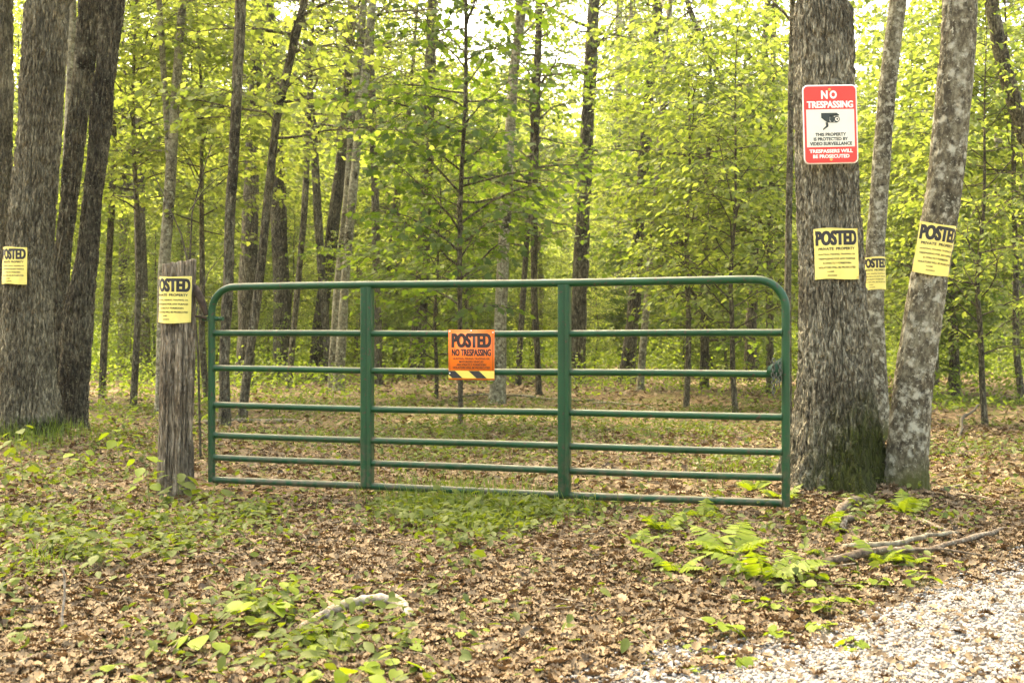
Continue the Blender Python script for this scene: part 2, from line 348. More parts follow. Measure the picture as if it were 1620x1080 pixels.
# ------------------------------------------------------------------ lettering (made first, while the scene is small)
def text_mesh(body, w, h, bold=.0, align='CENTER', cuts=.011):
    """letters fitted to w x h, centred at 0,0; returns verts (N,2), tris"""
    c = bpy.data.curves.new('lettering', 'FONT'); c.body = body; c.size = 1; c.offset = bold; c.resolution_u = 3; c.align_x = align; c.fill_mode = 'FRONT'
    o = bpy.data.objects.new('lettering', c); COL.objects.link(o)
    dg = bpy.context.evaluated_depsgraph_get(); me = bpy.data.meshes.new_from_object(o.evaluated_get(dg))
    bm = bmesh.new(); bm.from_mesh(me); bmesh.ops.remove_doubles(bm, verts=bm.verts, dist=1e-5)
    xs = [v.co.x for v in bm.verts]; ys = [v.co.y for v in bm.verts]
    x0, x1, y0, y1 = min(xs), max(xs), min(ys), max(ys)
    for v in bm.verts: v.co = ((v.co.x - (x0 + x1) / 2) * w / (x1 - x0), (v.co.y - (y0 + y1) / 2) * h / (y1 - y0), 0)
    if cuts:
        u = -w / 2 + cuts
        while u < w / 2:
            bmesh.ops.bisect_plane(bm, geom=bm.verts[:] + bm.edges[:] + bm.faces[:], plane_co=(u, 0, 0), plane_no=(1, 0, 0)); u += cuts
    bmesh.ops.triangulate(bm, faces=bm.faces); bm.verts.ensure_lookup_table()
    V = np.array([(v.co.x, v.co.y) for v in bm.verts]); T = np.array([[v.index for v in f.verts] for f in bm.faces])
    bm.free(); bpy.data.objects.remove(o); bpy.data.curves.remove(c); bpy.data.meshes.remove(me)
    return V, T
def join2(parts):
    V = []; T = []; n = 0
    for (v, t), dx, dy in parts: V.append(v + np.array([dx, dy])); T.append(t + n); n += len(v)
    return np.vstack(V), np.vstack(T)
def heavy(body, w, h, bold, d, cuts=.011):
    V, T = text_mesh(body, w - d, h, bold, cuts=cuts); n = len(V); z = np.zeros((n, 1))
    return np.vstack([np.hstack([V - [d / 2, 0], z]), np.hstack([V + [d / 2, 0], z + .0004])]), np.vstack([T, T + n])
NW, NH = .285, .315                                   # the yellow notices
YT = {
    'headline': heavy('POSTED', .264, .093, .040, .0065),
    'subheading': text_mesh('PRIVATE  PROPERTY', .228, .018, .035),
    'small_print': join2([
        (text_mesh('HUNTING, FISHING, TRAPPING OR', .232, .0120, .028, cuts=.02), 0, -.004),
        (text_mesh('TRESPASSING FOR ANY PURPOSE', .232, .0120, .028, cuts=.02), 0, -.031),
        (text_mesh('IS STRICTLY FORBIDDEN', .172, .0120, .028, cuts=.02), 0, -.058),
        (text_mesh('VIOLATORS WILL BE PROSECUTED', .232, .0125, .028, cuts=.02), 0, -.085),
        (text_mesh('NAME', .040, .0095, .01, cuts=0), -.040, -.110),
        (text_mesh('ADDRESS', .056, .0095, .01, cuts=0), -.032, -.134)]),
}
OT = {
    'headline': heavy('POSTED', .257, .089, .040, .0065, cuts=0),
    'subheading': heavy('NO TRESPASSING', .252, .042, .022, .0022, cuts=0),
    'small_print': join2([
        (text_mesh('HUNTING, FISHING, TRAPPING OR', .235, .0125, .024, cuts=0), 0, -.024),
        (text_mesh('MOTORIZED VEHICLES', .155, .0125, .024, cuts=0), 0, -.042),
        (text_mesh('ARE STRICTLY FORBIDDEN', .190, .0125, .024, cuts=0), 0, -.060),
        (text_mesh('VIOLATORS WILL BE PROSECUTED', .240, .0125, .024, cuts=0), 0, -.078)]),
}
RT = {
    'headline': join2([(text_mesh('N', .042, .052, .05, cuts=0), -.034, .182), (text_mesh('O', .046, .052, .05, cuts=0), .022, .182)]),
    'subheading': heavy('TRESPASSING', .294, .043, .025, .003, cuts=0),
    'notice_text': join2([
        (text_mesh('THIS PROPERTY', .196, .0205, .036, cuts=0), 0, -.062),
        (text_mesh('IS PROTECTED BY', .218, .0205, .036, cuts=0), 0, -.090),
        (text_mesh('VIDEO SURVEILLANCE', .268, .0215, .036, cuts=0), 0, -.1185)]),
    'closing_text': join2([
        (text_mesh('TRESPASSERS WILL', .276, .0225, .040, cuts=0), 0, -.164),
        (text_mesh('BE PROSECUTED', .232, .0225, .040, cuts=0), 0, -.196)]),
}

# ------------------------------------------------------------------ the ground
MOUNDS += [(2.02, 7.35, .10, .55), (2.52, 7.35, .05, .4), (-4.35, 10.7, .12, .9)]
def lines(lo, hi, fine_lo, fine_hi, step, grow=1.16):
    a = list(np.arange(fine_lo, fine_hi + 1e-6, step)); s = step; x = a[-1]
    while x < hi: s *= grow; x += s; a.append(x)
    s = step; x = a[0]
    while x > lo: s *= grow; x -= s; a.insert(0, x)
    return np.array(a)
gxs = lines(-420, 420, -5, 5, .07); gys = lines(-60, 700, 2.6, 13, .07)
GX, GY = np.meshgrid(gxs, gys); GZ = gz(GX, GY) + .012 * (vnoise(np.stack([GX * 9, GY * 9, 0 * GX], -1)) - .5) * (np.abs(GX) < 5) * (GY < 13)
def grid_quads(ny, nx):
    i = np.arange(ny - 1)[:, None] * nx + np.arange(nx - 1)[None, :]; i = i.ravel()
    return np.stack([i, i + 1, i + nx + 1, i + nx], 1)
go = link('ground', mesh_tris('ground', np.stack([GX, GY, GZ], -1).reshape(-1, 3), grid_quads(*GX.shape), GROUND_M, True)); tag(go, kind='structure')

# the edge of the gravel drive, lower right
EA, EB = gp(900, 1082), gp(1620, 893)
def road_d(x, y):
    """distance inside the gravel drive (positive inside)"""
    dx, dy = EB[0] - EA[0], EB[1] - EA[1]; l = math.hypot(dx, dy)
    d = ((x - EA[0]) * dy - (y - EA[1]) * dx) / l
    n = vnoise(np.stack([np.asarray(x) * 2.2, np.asarray(y) * 2.2, np.zeros_like(np.asarray(x, float))], -1), 3) - .5
    n2 = vnoise(np.stack([np.asarray(x) * 8, np.asarray(y) * 8, np.zeros_like(np.asarray(x, float))], -1), 4) - .5
    return d + .10 + .45 * n + .16 * n2
rx = np.arange(-2.5, 6.01, .06); ry = np.arange(.0, 7.6, .06); RX, RY = np.meshgrid(rx, ry)
RZ = gz(RX, RY) + .012
RQ = grid_quads(*RX.shape); D = road_d(RX, RY).ravel(); RQ = RQ[(D[RQ] > .06).all(1)]
V = np.stack([RX, RY, RZ], -1).reshape(-1, 3); used, inv = np.unique(RQ, return_inverse=True)
ro = link('gravel_road', mesh_tris('gravel_road', V[used], inv.reshape(RQ.shape), ROAD_M, True)); tag(ro, kind='structure')

# ------------------------------------------------------------------ trees: trunks, branches, leaves
def trunk_mesh(P, R, sides, zr, mat, amp=0.0, flare=.3, seed=0, ridge=(9., 5.), lobes=5, base=None, wob=.0):
    """P: points rising in z; zr: ring heights"""
    P = np.asarray(P); base = P[0] if base is None else base
    z = np.asarray(zr)
    def smooth_interp(v):
        w = np.interp(z, P[:, 2], v); k = max(1, len(z) // 24) * 2 + 1
        pad = np.pad(w, k // 2, mode='edge'); pad[:k // 2] = w[0] + (w[0] - w[1:k // 2 + 1][::-1]) if k > 1 else pad[:0]
        return np.convolve(pad, np.ones(k) / k, 'valid')
    x = smooth_interp(P[:, 0]); y = smooth_interp(P[:, 1]); r = np.maximum(smooth_interp(np.asarray(R)), .004)
    th = np.arange(sides) * 2 * np.pi / sides
    ZZ, TH = np.meshgrid(z, th, indexing='ij'); RR = np.repeat(r[:, None], sides, 1)
    hz = ZZ - z[0]; rg = np.random.default_rng(seed); ph = rg.uniform(0, 6.28, 3)
    RR = RR * (1 + flare * np.exp(-hz / (r[0] * 1.25)) * (1 + .55 * np.cos(lobes * TH + ph[0]) + .3 * np.cos((lobes - 2) * TH + ph[1])))
    if wob: RR = RR * (1 + wob * (vnoise(np.stack([np.cos(TH) * 1.2 + 7, np.sin(TH) * 1.2, ZZ * 1.6], -1), seed) - .5))
    if amp:
        q = np.stack([np.cos(TH) * ridge[0] + 20, np.sin(TH) * ridge[0] + 20, ZZ * ridge[1]], -1)
        q[..., 0] += .9 * (vnoise(q * [.5, .5, 1.6] + 3, seed + 5) - .5)
        c1 = np.clip(1 - np.abs(2 * vnoise(q, seed) - 1) / .34, 0, 1); c2 = np.clip(1 - np.abs(2 * vnoise(q * [1.9, 1.9, 1.3] + 11, seed + 1) - 1) / .45, 0, 1)
        c3 = vnoise(q * [4.2, 4.2, 7], seed + 2)
        RR = RR + amp * (.5 - 2.0 * c1 ** .7 - 1.0 * c2 + .7 * (c3 - .5))
    V = np.stack([x[:, None] + RR * np.cos(TH), y[:, None] + RR * np.sin(TH), ZZ], -1) - base
    n = len(z); k = np.arange(sides); k2 = (k + 1) % sides
    Q = (np.arange(n - 1)[:, None, None] * sides + np.stack([k, k2, k2 + sides, k + sides], 1)[None]).reshape(-1, 4)
    return mesh_tris('trunk', V.reshape(-1, 3), Q, mat, True), np.stack([x, y, z], 1), r

def foliage(rng, roots, spacing=.22, leaf=.09, lstep=.075, tilt=.45, droop=.35, sides=4, twig=.68):
    """roots: (point, azimuth, length, radius, rise). Returns wood MB and leaf arrays P, D, N, S"""
    mb = MB(); LP = []; LD = []; LN = []; LS = []
    for p0, az, ln, rad, rise in roots:
        n = 7; t = np.linspace(0, 1, n)
        az_t = az + np.cumsum(rng.normal(0, .19, n)); step = ln / (n - 1)
        el = rise + (-.55 * t * t) + rng.normal(0, .08, n)
        dirs = np.stack([np.cos(az_t) * np.cos(el), np.sin(az_t) * np.cos(el), np.sin(el)], 1)
        P = np.vstack([p0, p0 + np.cumsum(dirs[:-1] * step, 0)])
        mb.tube(P, rad * (1 - .85 * t) + .0015, sides, False)
        nt = max(3, int(ln * .85 / spacing)); ts = np.linspace(.16, 1, nt)
        for j, tt in enumerate(ts):
            q = np.array([np.interp(tt, t, P[:, c]) for c in range(3)]); a = np.interp(tt, t, az_t)
            sd_ = 1 if j % 2 else -1
            ta = a + (sd_ * rng.uniform(.55, 1.15) if j < nt - 1 else 0)
            tl = twig * ln * (1 - .62 * tt) * rng.uniform(.6, 1.15) + leaf * 1.2
            te = rng.normal(.0, .22)
            e = q + tl * np.array([math.cos(ta) * math.cos(te), math.sin(ta) * math.cos(te), math.sin(te) - .12 * tl])
            mid = (q + e) / 2 + np.array([0, 0, .05 * tl])
            mb.tube([q, mid, e], [rad * .28 + .0012, rad * .18 + .001, .0012], 3, False)
            m = max(2, int(tl / lstep)); u = np.linspace(.18, 1, m)[:, None]
            pts = (1 - u) ** 2 * q + 2 * u * (1 - u) * mid + u * u * e + rng.normal(0, leaf * .18, (m, 3))
            la = ta + np.where(np.arange(m) % 2, 1, -1) * rng.uniform(.5, 1.3, m); la[-1] = ta
            dr = -droop + rng.normal(0, .32, m)
            LP.append(pts); LD.append(np.stack([np.cos(la) * np.cos(dr), np.sin(la) * np.cos(dr), np.sin(dr)], 1))
            LN.append(np.array([0, 0, 1.]) + rng.normal(0, tilt, (m, 3))); LS.append(leaf * rng.uniform(.6, 1.25, m))
    return mb, np.vstack(LP), np.vstack(LD), np.vstack(LN), np.concatenate(LS)

def leaf_obj(name, fol, tmpl, mat, parent, off=0):
    mb, P, D, Nn, S = fol
    V, T = scatter(tmpl, P - off, frames(D, Nn), S)
    return link(name, mesh_tris(name, V, T, mat), parent)
def wood_obj(name, mb, mat, parent, off=0):
    return link(name, mesh_tris(name, np.vstack(mb.V) - off, np.vstack(mb.T), mat, True), parent)

def path3(pts, Y, Ht, drift=0.0):
    """pixel points (bottom to top, with widths) at distance Y -> points and radii down to the ground and up to height Ht"""
    P = [at(x, y, Y) for x, y, w in pts]; R = [w * Y / F / 2 for x, y, w in pts]
    d = P[1] - P[0]; sl = np.clip(d[:2] / max(d[2], .05), -.35, .35)
    z0 = P[0][2]; b = P[0].copy(); b[:2] -= sl * z0 * .7; b[2] = 0
    b[2] = float(gz(b[0], b[1])) - .06
    if P[0][2] > b[2] + .08: P.insert(0, b); R.insert(0, R[0] * 1.06)
    d = P[-1] - P[-2]; d = d / np.linalg.norm(d); top = P[-1]; n = 5
    for i in range(1, n + 1):
        t = i / n; dd = d * (1 - .6 * t) + np.array([0, 0, 1]) * .6 * t; dd /= np.linalg.norm(dd)
        P.append(P[-1] + dd * max(.4, (Ht - top[2])) / n); R.append(R[len(P) - 2 - (i - 1)] * (1 - .8 * t) if False else R[-1] * .78)
    P = np.array(P); P[:, 1] += drift * (P[:, 2] / Ht)
    for i in range(1, len(P)): P[i, 2] = max(P[i, 2], P[i - 1, 2] + .03)
    return P, np.array(R)

def make_tree(name, label, Y, pts, Ht, bark, crown, leafm=None, tmpl=OVAL, sides=14, dz=.16, amp=0.0, flare=.28, seed=0, ridge=(9, 5), forks=(), low=(), wob=.25, zdense=None, cat='tree'):
    rng = np.random.default_rng(1000 + seed)
    P, R = path3(pts, Y, Ht); base = P[0].copy(); zb = base[2]
    t = thing(name, label, cat, base)
    zv = zdense if zdense else min(Ht, H + 560 * Y / F)
    zr = np.concatenate([np.arange(zb, zv, dz), np.linspace(zv, P[-1, 2], 12)])
    me, C, r = trunk_mesh(P, R, sides, zr, bark, amp, flare, seed, ridge, base=base, wob=wob)
    link('trunk', me, t)
    for fk in forks:
        Q = np.array([at(x, y, Y) for x, y, w in fk]); q = np.array([w * Y / F / 2 for x, y, w in fk])
        e = Q[-1] + (Q[-1] - Q[-2]) / np.linalg.norm(Q[-1] - Q[-2]) * 1.6; Q = np.vstack([Q, e]); q = np.append(q, q[-1] * .4)
        s = MB(); u = np.linspace(0, 1, 18); v = np.linspace(0, 1, len(Q))
        s.tube(np.stack([np.interp(u, v, Q[:, c]) for c in range(3)], 1) - base, np.interp(u, v, q), 9); s.build('stem', bark, t, True)
    z0, n, ln, lf, sp = crown
    roots = []
    for i in range(n):
        z = z0 + (P[-1, 2] - .1 - z0) * ((i + .5) / n) ** 1.1; f = (z - z0) / max(.1, P[-1, 2] - z0)
        p = np.array([np.interp(z, C[:, 2], C[:, c]) for c in range(3)]); rr = np.interp(z, C[:, 2], r)
        L_ = ln * (.42 + .55 * math.sin(math.pi * min(1, .12 + .88 * f))) * rng.uniform(.4, 1.3); roots.append((p, i * 2.4 + rng.uniform(-.5, .5), L_, min(rr * .5, .012 + .010 * L_), rng.uniform(.05, .85)))
    for (z, az, L_) in low:
        p = np.array([np.interp(z, C[:, 2], C[:, c]) for c in range(3)]); roots.append((p, az, L_, .007 + .004 * L_, rng.uniform(.1, .35)))
    if roots:
        fo = foliage(rng, roots, sp, lf, lf * .95)
        wood_obj('limbs', fo[0], bark if bark is not BARK_BIG else BARK_GREY, t, base)['kind'] = 'stuff'; leaf_obj('crown', fo, tmpl, leafm or LEAF, t, base)['kind'] = 'stuff'
    return t

TALL = lambda z0, n=16, ln=2.6, lf=.13, sp=.42: (z0 * .92, int(n * 2.0), ln, lf * .84, sp * .36)
TREES = [
 ('oak_tree', 'dark trunk cut off by the left edge of the photo behind the wide oak', 13, [(-14, 600, 50), (-7, 300, 48), (-4, 0, 46)], 17, BARK_OAK, TALL(8), dict(sides=100, dz=.03, amp=.012, ridge=(6, 5), zdense=5)),
 ('oak_tree', 'widest trunk at far left, furrowed grey oak with a yellow notice', 10.6, [(43, 640, 88), (42, 540, 76), (47, 400, 71), (54, 300, 69), (63, 200, 66), (69, 100, 67), (75, 0, 65)], 18, BARK_OAK, TALL(7, 18, 3), dict(wob=.06, sides=300, dz=.0125, amp=.0125, flare=.30, ridge=(9, 6), zdense=4.2)),
 ('oak_tree', 'straight brown trunk leaning right, between the notice oak and the crooked trunk', 12.5, [(88, 560, 32), (98, 400, 26), (106, 350, 24), (111, 300, 28), (121, 200, 32), (134, 100, 32), (144, 0, 37)], 17, BARK_GREY, TALL(8), dict(wob=.1, sides=150, dz=.022, amp=.011, ridge=(7, 5), zdense=4.9)),
 ('crooked_tree', 'crooked dark trunk with a bulge and lichen patch, right of the notice oak', 11.3, [(116, 650, 44), (121, 540, 49), (127, 470, 43), (139, 400, 32), (141, 360, 31), (147, 300, 28), (157, 230, 31), (160, 170, 35), (170, 100, 29), (177, 0, 39)], 15, BARK_DARK, TALL(7, 14), dict(wob=.15, sides=160, dz=.02, amp=.010, ridge=(7, 6), zdense=4.6)),
 ('slender_tree', 'thin pale stem glimpsed between the notice oak and the crooked trunk', 15, [(86, 590, 15), (99, 450, 14), (108, 200, 13), (115, 0, 12)], 14, BARK_PALE, TALL(7, 10, 1.8), {}),
 ('slender_tree', 'thin dark stem just right of the crooked trunk at left', 19, [(164, 560, 11), (172, 420, 10), (181, 250, 10), (177, 120, 8)], 11, BARK_DARK, TALL(4.5, 14, 1.5, .10, .25), {}),
 ('straight_tree', 'grey straight trunk standing left of the forked pale tree', 27, [(229, 545, 19), (222, 400, 18), (219, 240, 17), (215, 60, 15)], 17, BARK_GREY, TALL(6.2, 18), {}),
 ('forked_tree', 'pale mottled tree forking in a narrow V above the wooden post', 16, [(256, 600, 19), (258, 440, 18), (268, 300, 18), (276, 170, 15), (289, 0, 12)], 13, BARK_PALE, TALL(6, 14, 2.0), dict(forks=[[(269, 290, 10), (263, 180, 10), (252, 10, 9)]], low=[(4.0, .3, 1.6), (3.6, 2.6, 1.2)])),
 ('crooked_tree', 'wavy dark blotched trunk rising behind the hinge end of the gate', 13.2, [(356, 665, 18), (355, 560, 16), (362, 430, 17), (363, 340, 16), (370, 250, 16), (374, 150, 17), (378, 70, 19), (381, 0, 17)], 13, BARK_GREY, TALL(5.5, 14, 2.0), dict(sides=22, dz=.06, amp=.006, ridge=(3, 6))),
 ('straight_tree', 'stout grey trunk half hidden behind the slanting thin tree near the hinge', 24, [(388, 590, 29), (392, 450, 28), (397, 300, 25), (402, 190, 21), (406, 60, 18)], 16, BARK_GREY, TALL(6, 16), {}),
 ('dark_tree', 'stout dark trunk with pale lichen flecks behind the left gate panel', 26, [(448, 590, 29), (446, 480, 27), (440, 300, 25), (433, 170, 24), (426, 60, 22), (424, 0, 21)], 17, BARK_DARK, TALL(6.5, 16), dict(sides=30, dz=.08, amp=.010)),
 ('leaning_tree', 'slim tree slanting right across the stout dark trunk', 14.5, [(384, 655, 15), (395, 560, 14), (412, 430, 14), (425, 300, 13), (437, 190, 12), (456, 105, 13), (482, 0, 11)], 11, BARK_GREY, TALL(4.2, 14, 1.8, .12, .3), dict(tmpl=MAPLE, low=[(3.5, .4, 2.0), (3.8, 3.4, 1.8), (4.0, 5.2, 1.6), (3.7, 4.4, 1.6)])),
 ('slender_tree', 'thin pole of a tree right of the stout dark trunk', 22, [(461, 560, 10), (470, 470, 9), (482, 330, 10), (488, 200, 9), (492, 100, 8)], 10, BARK_GREY, TALL(5, 12, 1.6, .11, .3), {}),
 ('slender_tree', 'thin stem bending left as it rises, beside the dark leaning trunk', 26, [(516, 520, 12), (508, 430, 13), (501, 300, 13), (494, 180, 12), (488, 120, 10)], 12, BARK_GREY, TALL(6, 12, 1.8), {}),
 ('leaning_tree', 'dark trunk leaning right behind the two pale birches', 27, [(500, 585, 24), (510, 480, 22), (522, 400, 21), (537, 280, 18), (549, 150, 14), (553, 60, 12)], 14, BARK_DARK, TALL(6, 14), {}),
 ('birch_tree', 'right of two pale speckled birches behind the left gate brace', 21.5, [(536, 610, 17), (546, 440, 14), (556, 330, 14), (568, 200, 14), (580, 100, 14), (590, 0, 12)], 14, BARK_PALE, TALL(6, 14, 2.2), dict(sides=18, dz=.08)),
 ('birch_tree', 'left of two pale speckled birches behind the left gate brace', 22.2, [(525, 610, 14), (533, 470, 13), (547, 330, 12), (560, 170, 13), (568, 90, 13), (576, 0, 10)], 13, BARK_PALE, TALL(6, 14, 2.0), dict(sides=18, dz=.08)),
 ('slender_tree', 'thin mottled trunk standing right beside the left gate brace', 25, [(598, 575, 14), (596, 460, 13), (594, 330, 12), (590, 200, 11), (588, 90, 9)], 12, BARK_GREY, TALL(5.5, 12, 2), {}),
 ('slender_tree', 'thin stem leaning right between the left gate brace and the orange sign', 30, [(609, 520, 9), (628, 300, 9), (645, 200, 8), (652, 120, 7)], 12, BARK_GREY, TALL(6.5, 12, 2), {}),
 ('dark_tree', 'stout shaded trunk left of the orange gate sign', 28, [(659, 570, 25), (668, 450, 22), (673, 330, 20), (678, 200, 19), (682, 60, 17)], 17, BARK_GREY, TALL(7, 16), {}),
 ('young_maple', 'shaded young maple rising right behind the orange gate sign', 13.5, [(728, 600, 8), (727, 400, 8), (729, 300, 7), (737, 150, 6), (737, 0, 5)], 6.2, BARK_DARK, (1.3, 54, 1.3, .10, .085), dict(leafm=LEAF_SHADED, tmpl=MAPLE, sides=8)),
 ('birch_tree', 'pale birch with black scars between the orange sign and the right gate brace', 18, [(788, 580, 23), (793, 470, 20), (800, 330, 18), (806, 230, 17), (812, 120, 17), (826, 0, 15)], 14, BARK_PALE, TALL(6, 14, 2.2), dict(sides=20, dz=.07, wob=.35)),
 ('slender_tree', 'thin dark stem left of the right gate brace, straight all the way up', 20, [(851, 580, 10), (845, 470, 10), (845, 300, 11), (851, 150, 9), (855, 0, 7)], 10, BARK_DARK, (2.6, 26, 1.35, .11, .14), dict(leafm=LEAF_SHADED, tmpl=MAPLE)),
 ('slender_tree', 'thin dark stem leaning right, just right of the black scarred birch', 24, [(821, 565, 10), (828, 460, 9), (838, 300, 8), (848, 100, 7)], 10, BARK_DARK, (2.6, 30, 1.7, .12, .14), dict(leafm=LEAF_MID)),
 ('straight_tree', 'stout grey trunk just right of the right gate brace', 25.5, [(912, 580, 29), (917, 450, 25), (924, 300, 22), (930, 180, 21), (937, 60, 20), (940, 0, 19)], 18, BARK_GREY, TALL(7, 16), dict(sides=30, dz=.08, amp=.009)),
 ('slender_tree', 'left of two faint pale stems far behind the right gate panel', 40, [(979, 540, 13), (976, 200, 12), (980, 0, 10)], 17, BARK_PALE, TALL(8, 12), {}),
 ('slender_tree', 'right of two faint pale stems far behind the right gate panel', 41, [(998, 540, 12), (994, 200, 11), (1001, 0, 10)], 17, BARK_PALE, TALL(8, 12), {}),
 ('dark_tree', 'dark wavering trunk beside the white barked sapling in the right panel', 25, [(994, 575, 24), (1005, 470, 20), (1013, 330, 17), (1024, 180, 17), (1038, 40, 15), (1043, 0, 14)], 15, BARK_DARK, TALL(6.5, 14), dict(sides=22, dz=.08, amp=.008)),
 ('birch_tree', 'white barked sapling trunk leaning right, right panel of the gate', 21, [(1015, 580, 12), (1024, 470, 11), (1036, 330, 11), (1046, 200, 10), (1056, 60, 9), (1061, 0, 8)], 12, BARK_PALE, TALL(5.5, 12, 1.8), {}),
 ('young_maple', 'dark bushy young tree in the middle of the right gate panel', 22, [(1114, 570, 14), (1116, 470, 13), (1118, 360, 11), (1122, 200, 8)], 7, BARK_DARK, (.9, 50, 2.5, .125, .12), dict(leafm=LEAF_MID, tmpl=MAPLE)),
 ('dark_tree', 'dark trunk showing through the leaves left of the gate latch', 27, [(1186, 565, 18), (1190, 470, 16), (1196, 300, 14), (1205, 150, 12), (1215, 0, 10)], 14, BARK_DARK, (3, 34, 2.4, .13, .16), dict(leafm=LEAF_MID)),
 ('slender_tree', 'grey stem right behind the latch end of the gate', 30, [(1218, 560, 12), (1217, 300, 11), (1224, 60, 9)], 13, BARK_GREY, (3, 32, 2.2, .13, .16), {}),
 ('leaning_tree', 'bare looking stem leaning left under the bright sky gap', 30, [(1190, 500, 11), (1166, 200, 11), (1130, 100, 10), (1100, 40, 10), (1086, 0, 9)], 12, BARK_GREY, TALL(9.2, 8, 1.8), {}),
 ('slender_tree', 'thin pale stem hugging the left side of the big trunk with the red sign', 12, [(1247, 640, 11), (1246, 440, 11), (1250, 250, 11), (1252, 100, 9), (1254, 0, 9)], 9, BARK_GREY, TALL(4.4, 12, 1.5, .10, .25), dict(sides=14, dz=.08)),
 ('maple_tree', 'big mossy footed trunk with red sign at the gate latch', 7.4, [(1319, 740, 124), (1322, 600, 111), (1317, 450, 101), (1309, 300, 95), (1304, 150, 93), (1303, 0, 93)], 17, BARK_BIG, TALL(6.5, 16, 3), dict(wob=.05, sides=340, dz=.0080, amp=.0115, flare=.42, ridge=(8.5, 7.0), zdense=3.2)),
 ('lichen_tree', 'slim grey trunk between the big red sign tree and the lichen blotched one', 11.3, [(1388, 640, 34), (1383, 500, 30), (1384, 400, 29), (1394, 260, 28), (1405, 130, 27), (1421, 0, 26)], 14, BARK_LICH, TALL(6.5, 14, 2.2), dict(wob=.08, sides=60, dz=.03, amp=.003, zdense=4.6)),
 ('lichen_tree', 'leaning trunk blotched with white lichen at right, notice wrapped round it', 7.3, [(1433, 740, 64), (1446, 600, 61), (1470, 440, 58), (1494, 300, 56), (1506, 180, 54), (1517, 60, 53), (1519, 0, 53)], 13, BARK_LICH, TALL(6, 14, 2.4), dict(wob=.08, sides=140, dz=.014, amp=.0035, flare=.16, ridge=(5, 12), zdense=3.3)),
 ('leaning_tree', 'dark trunk slanting in from the right edge of the photo', 14, [(1690, 560, 34), (1655, 340, 30), (1618, 200, 26), (1585, 100, 24), (1568, 0, 21)], 11, BARK_DARK, TALL(6, 12, 2), dict(sides=26, dz=.06, amp=.006)),
 ('slender_tree', 'thin dark trunk right behind the lichen blotched leaning tree', 20, [(1509, 550, 15), (1504, 430, 14), (1500, 300, 12), (1494, 150, 10)], 12, BARK_DARK, TALL(5.5, 12, 1.9), {}),
 ('slender_tree', 'faint pale trunk standing near the right edge of the photo', 35, [(1584, 560, 14), (1580, 300, 13), (1577, 60, 12)], 16, BARK_PALE, TALL(8, 12), {}),
]
for i, (nm, lb, Y, pts, Ht, bk, cr, kw) in enumerate(TREES):
    make_tree(nm, lb, Y, pts, Ht, bk, cr, seed=i, **kw)
# bare little tree behind the post
t = thing('bare_sapling', 'bare dark forked sapling just behind the wooden gate post', 'sapling', (*at(318, 640, 9.6)[:2], float(gz(*at(318, 640, 9.6)[:2]))))
o0 = np.array(t.location)
for path, r0, r1 in (([(318, 760, 0), (312, 560, 0), (297, 415, 0), (299, 335, 0), (312, 280, 0), (327, 225, 0)], .011, .004), ([(297, 415, 0), (284, 370, 0), (262, 325, 0), (232, 266, 0)], .009, .003), ([(299, 335, 0), (318, 300, 0), (348, 268, 0)], .006, .002), ([(308, 500, 0), (326, 430, 0), (350, 395, 0)], .006, .002)):
    q = np.array([at(x, y, 9.6) for x, y, _ in path]) - o0; q[:, 1] += np.linspace(0, .15, len(q)); s = MB(); s.tube(q, np.linspace(r0, r1, len(q)), 6); s.build('stem', TWIG_M, t, True)

# young trees under the big ones: a few prototypes, copied
def young(seed, Ht, z0, n, ln, lf, leafm, tmpl, name='young_maple', sp=.085):
    n = int(n * 1.5); lf *= .86
    rng = np.random.default_rng(seed); t = thing(name, 'x', 'young tree')
    zz = np.linspace(-.08, Ht, 9); P = np.stack([np.cumsum(rng.normal(0, .05, 9)), np.cumsum(rng.normal(0, .05, 9)), zz], 1); P[:, :2] -= P[0, :2]
    R = np.linspace(.012 + .006 * Ht, .004, 9)
    me, C, r = trunk_mesh(P, R, 8, np.linspace(-.08, Ht, 22), BARK_GREY if seed % 2 else BARK_DARK, 0, .15, seed, base=np.zeros(3)); link('trunk', me, t)
    roots = []
    for i in range(n):
        z = z0 + (Ht - .05 - z0) * (i + .5) / n; f = (z - z0) / (Ht - z0)
        p = np.array([np.interp(z, C[:, 2], C[:, c]) for c in range(3)])
        roots.append((p, i * 2.4 + rng.uniform(-.6, .6), ln * (.45 + .60 * math.sin(math.pi * min(1, .10 + .9 * f))) * rng.uniform(.4, 1.3), .0035 + .0045 * ln * (1 - f), rng.uniform(.0, .95)))
    fo = foliage(rng, roots, sp, lf, lf * .72)
    wood_obj('branches', fo[0], TWIG_M, t)['kind'] = 'stuff'; leaf_obj('crown', fo, tmpl, leafm, t)['kind'] = 'stuff'; return t
YP = [young(1, 6.5, 1.3, 30, 1.9, .105, LEAF, MAPLE), young(2, 5.2, .9, 28, 1.7, .10, LEAF, OVAL), young(3, 7.5, 2.6, 30, 2.0, .105, LEAF, MAPLE),
      young(4, 4.2, .6, 26, 1.5, .10, LEAF_MID, MAPLE), young(5, 8.5, 3.2, 32, 2.2, .11, LEAF, OVAL), young(6, 3.0, .35, 22, 1.2, .095, LEAF_LOW, OVAL)]
used_p = set()
def put_young(k, x, y, s, lb, gr):
    a = RNG.uniform(0, 6.28); z = float(gz(x, y)) - .03
    if k not in used_p:
        used_p.add(k); r = YP[k]; r.location = (x, y, z); r.rotation_euler = (0, 0, a); r.scale = (s,) * 3; tag(r, lb, group=gr)
    else: dup(YP[k], (x, y, z), a, s, lb, gr)
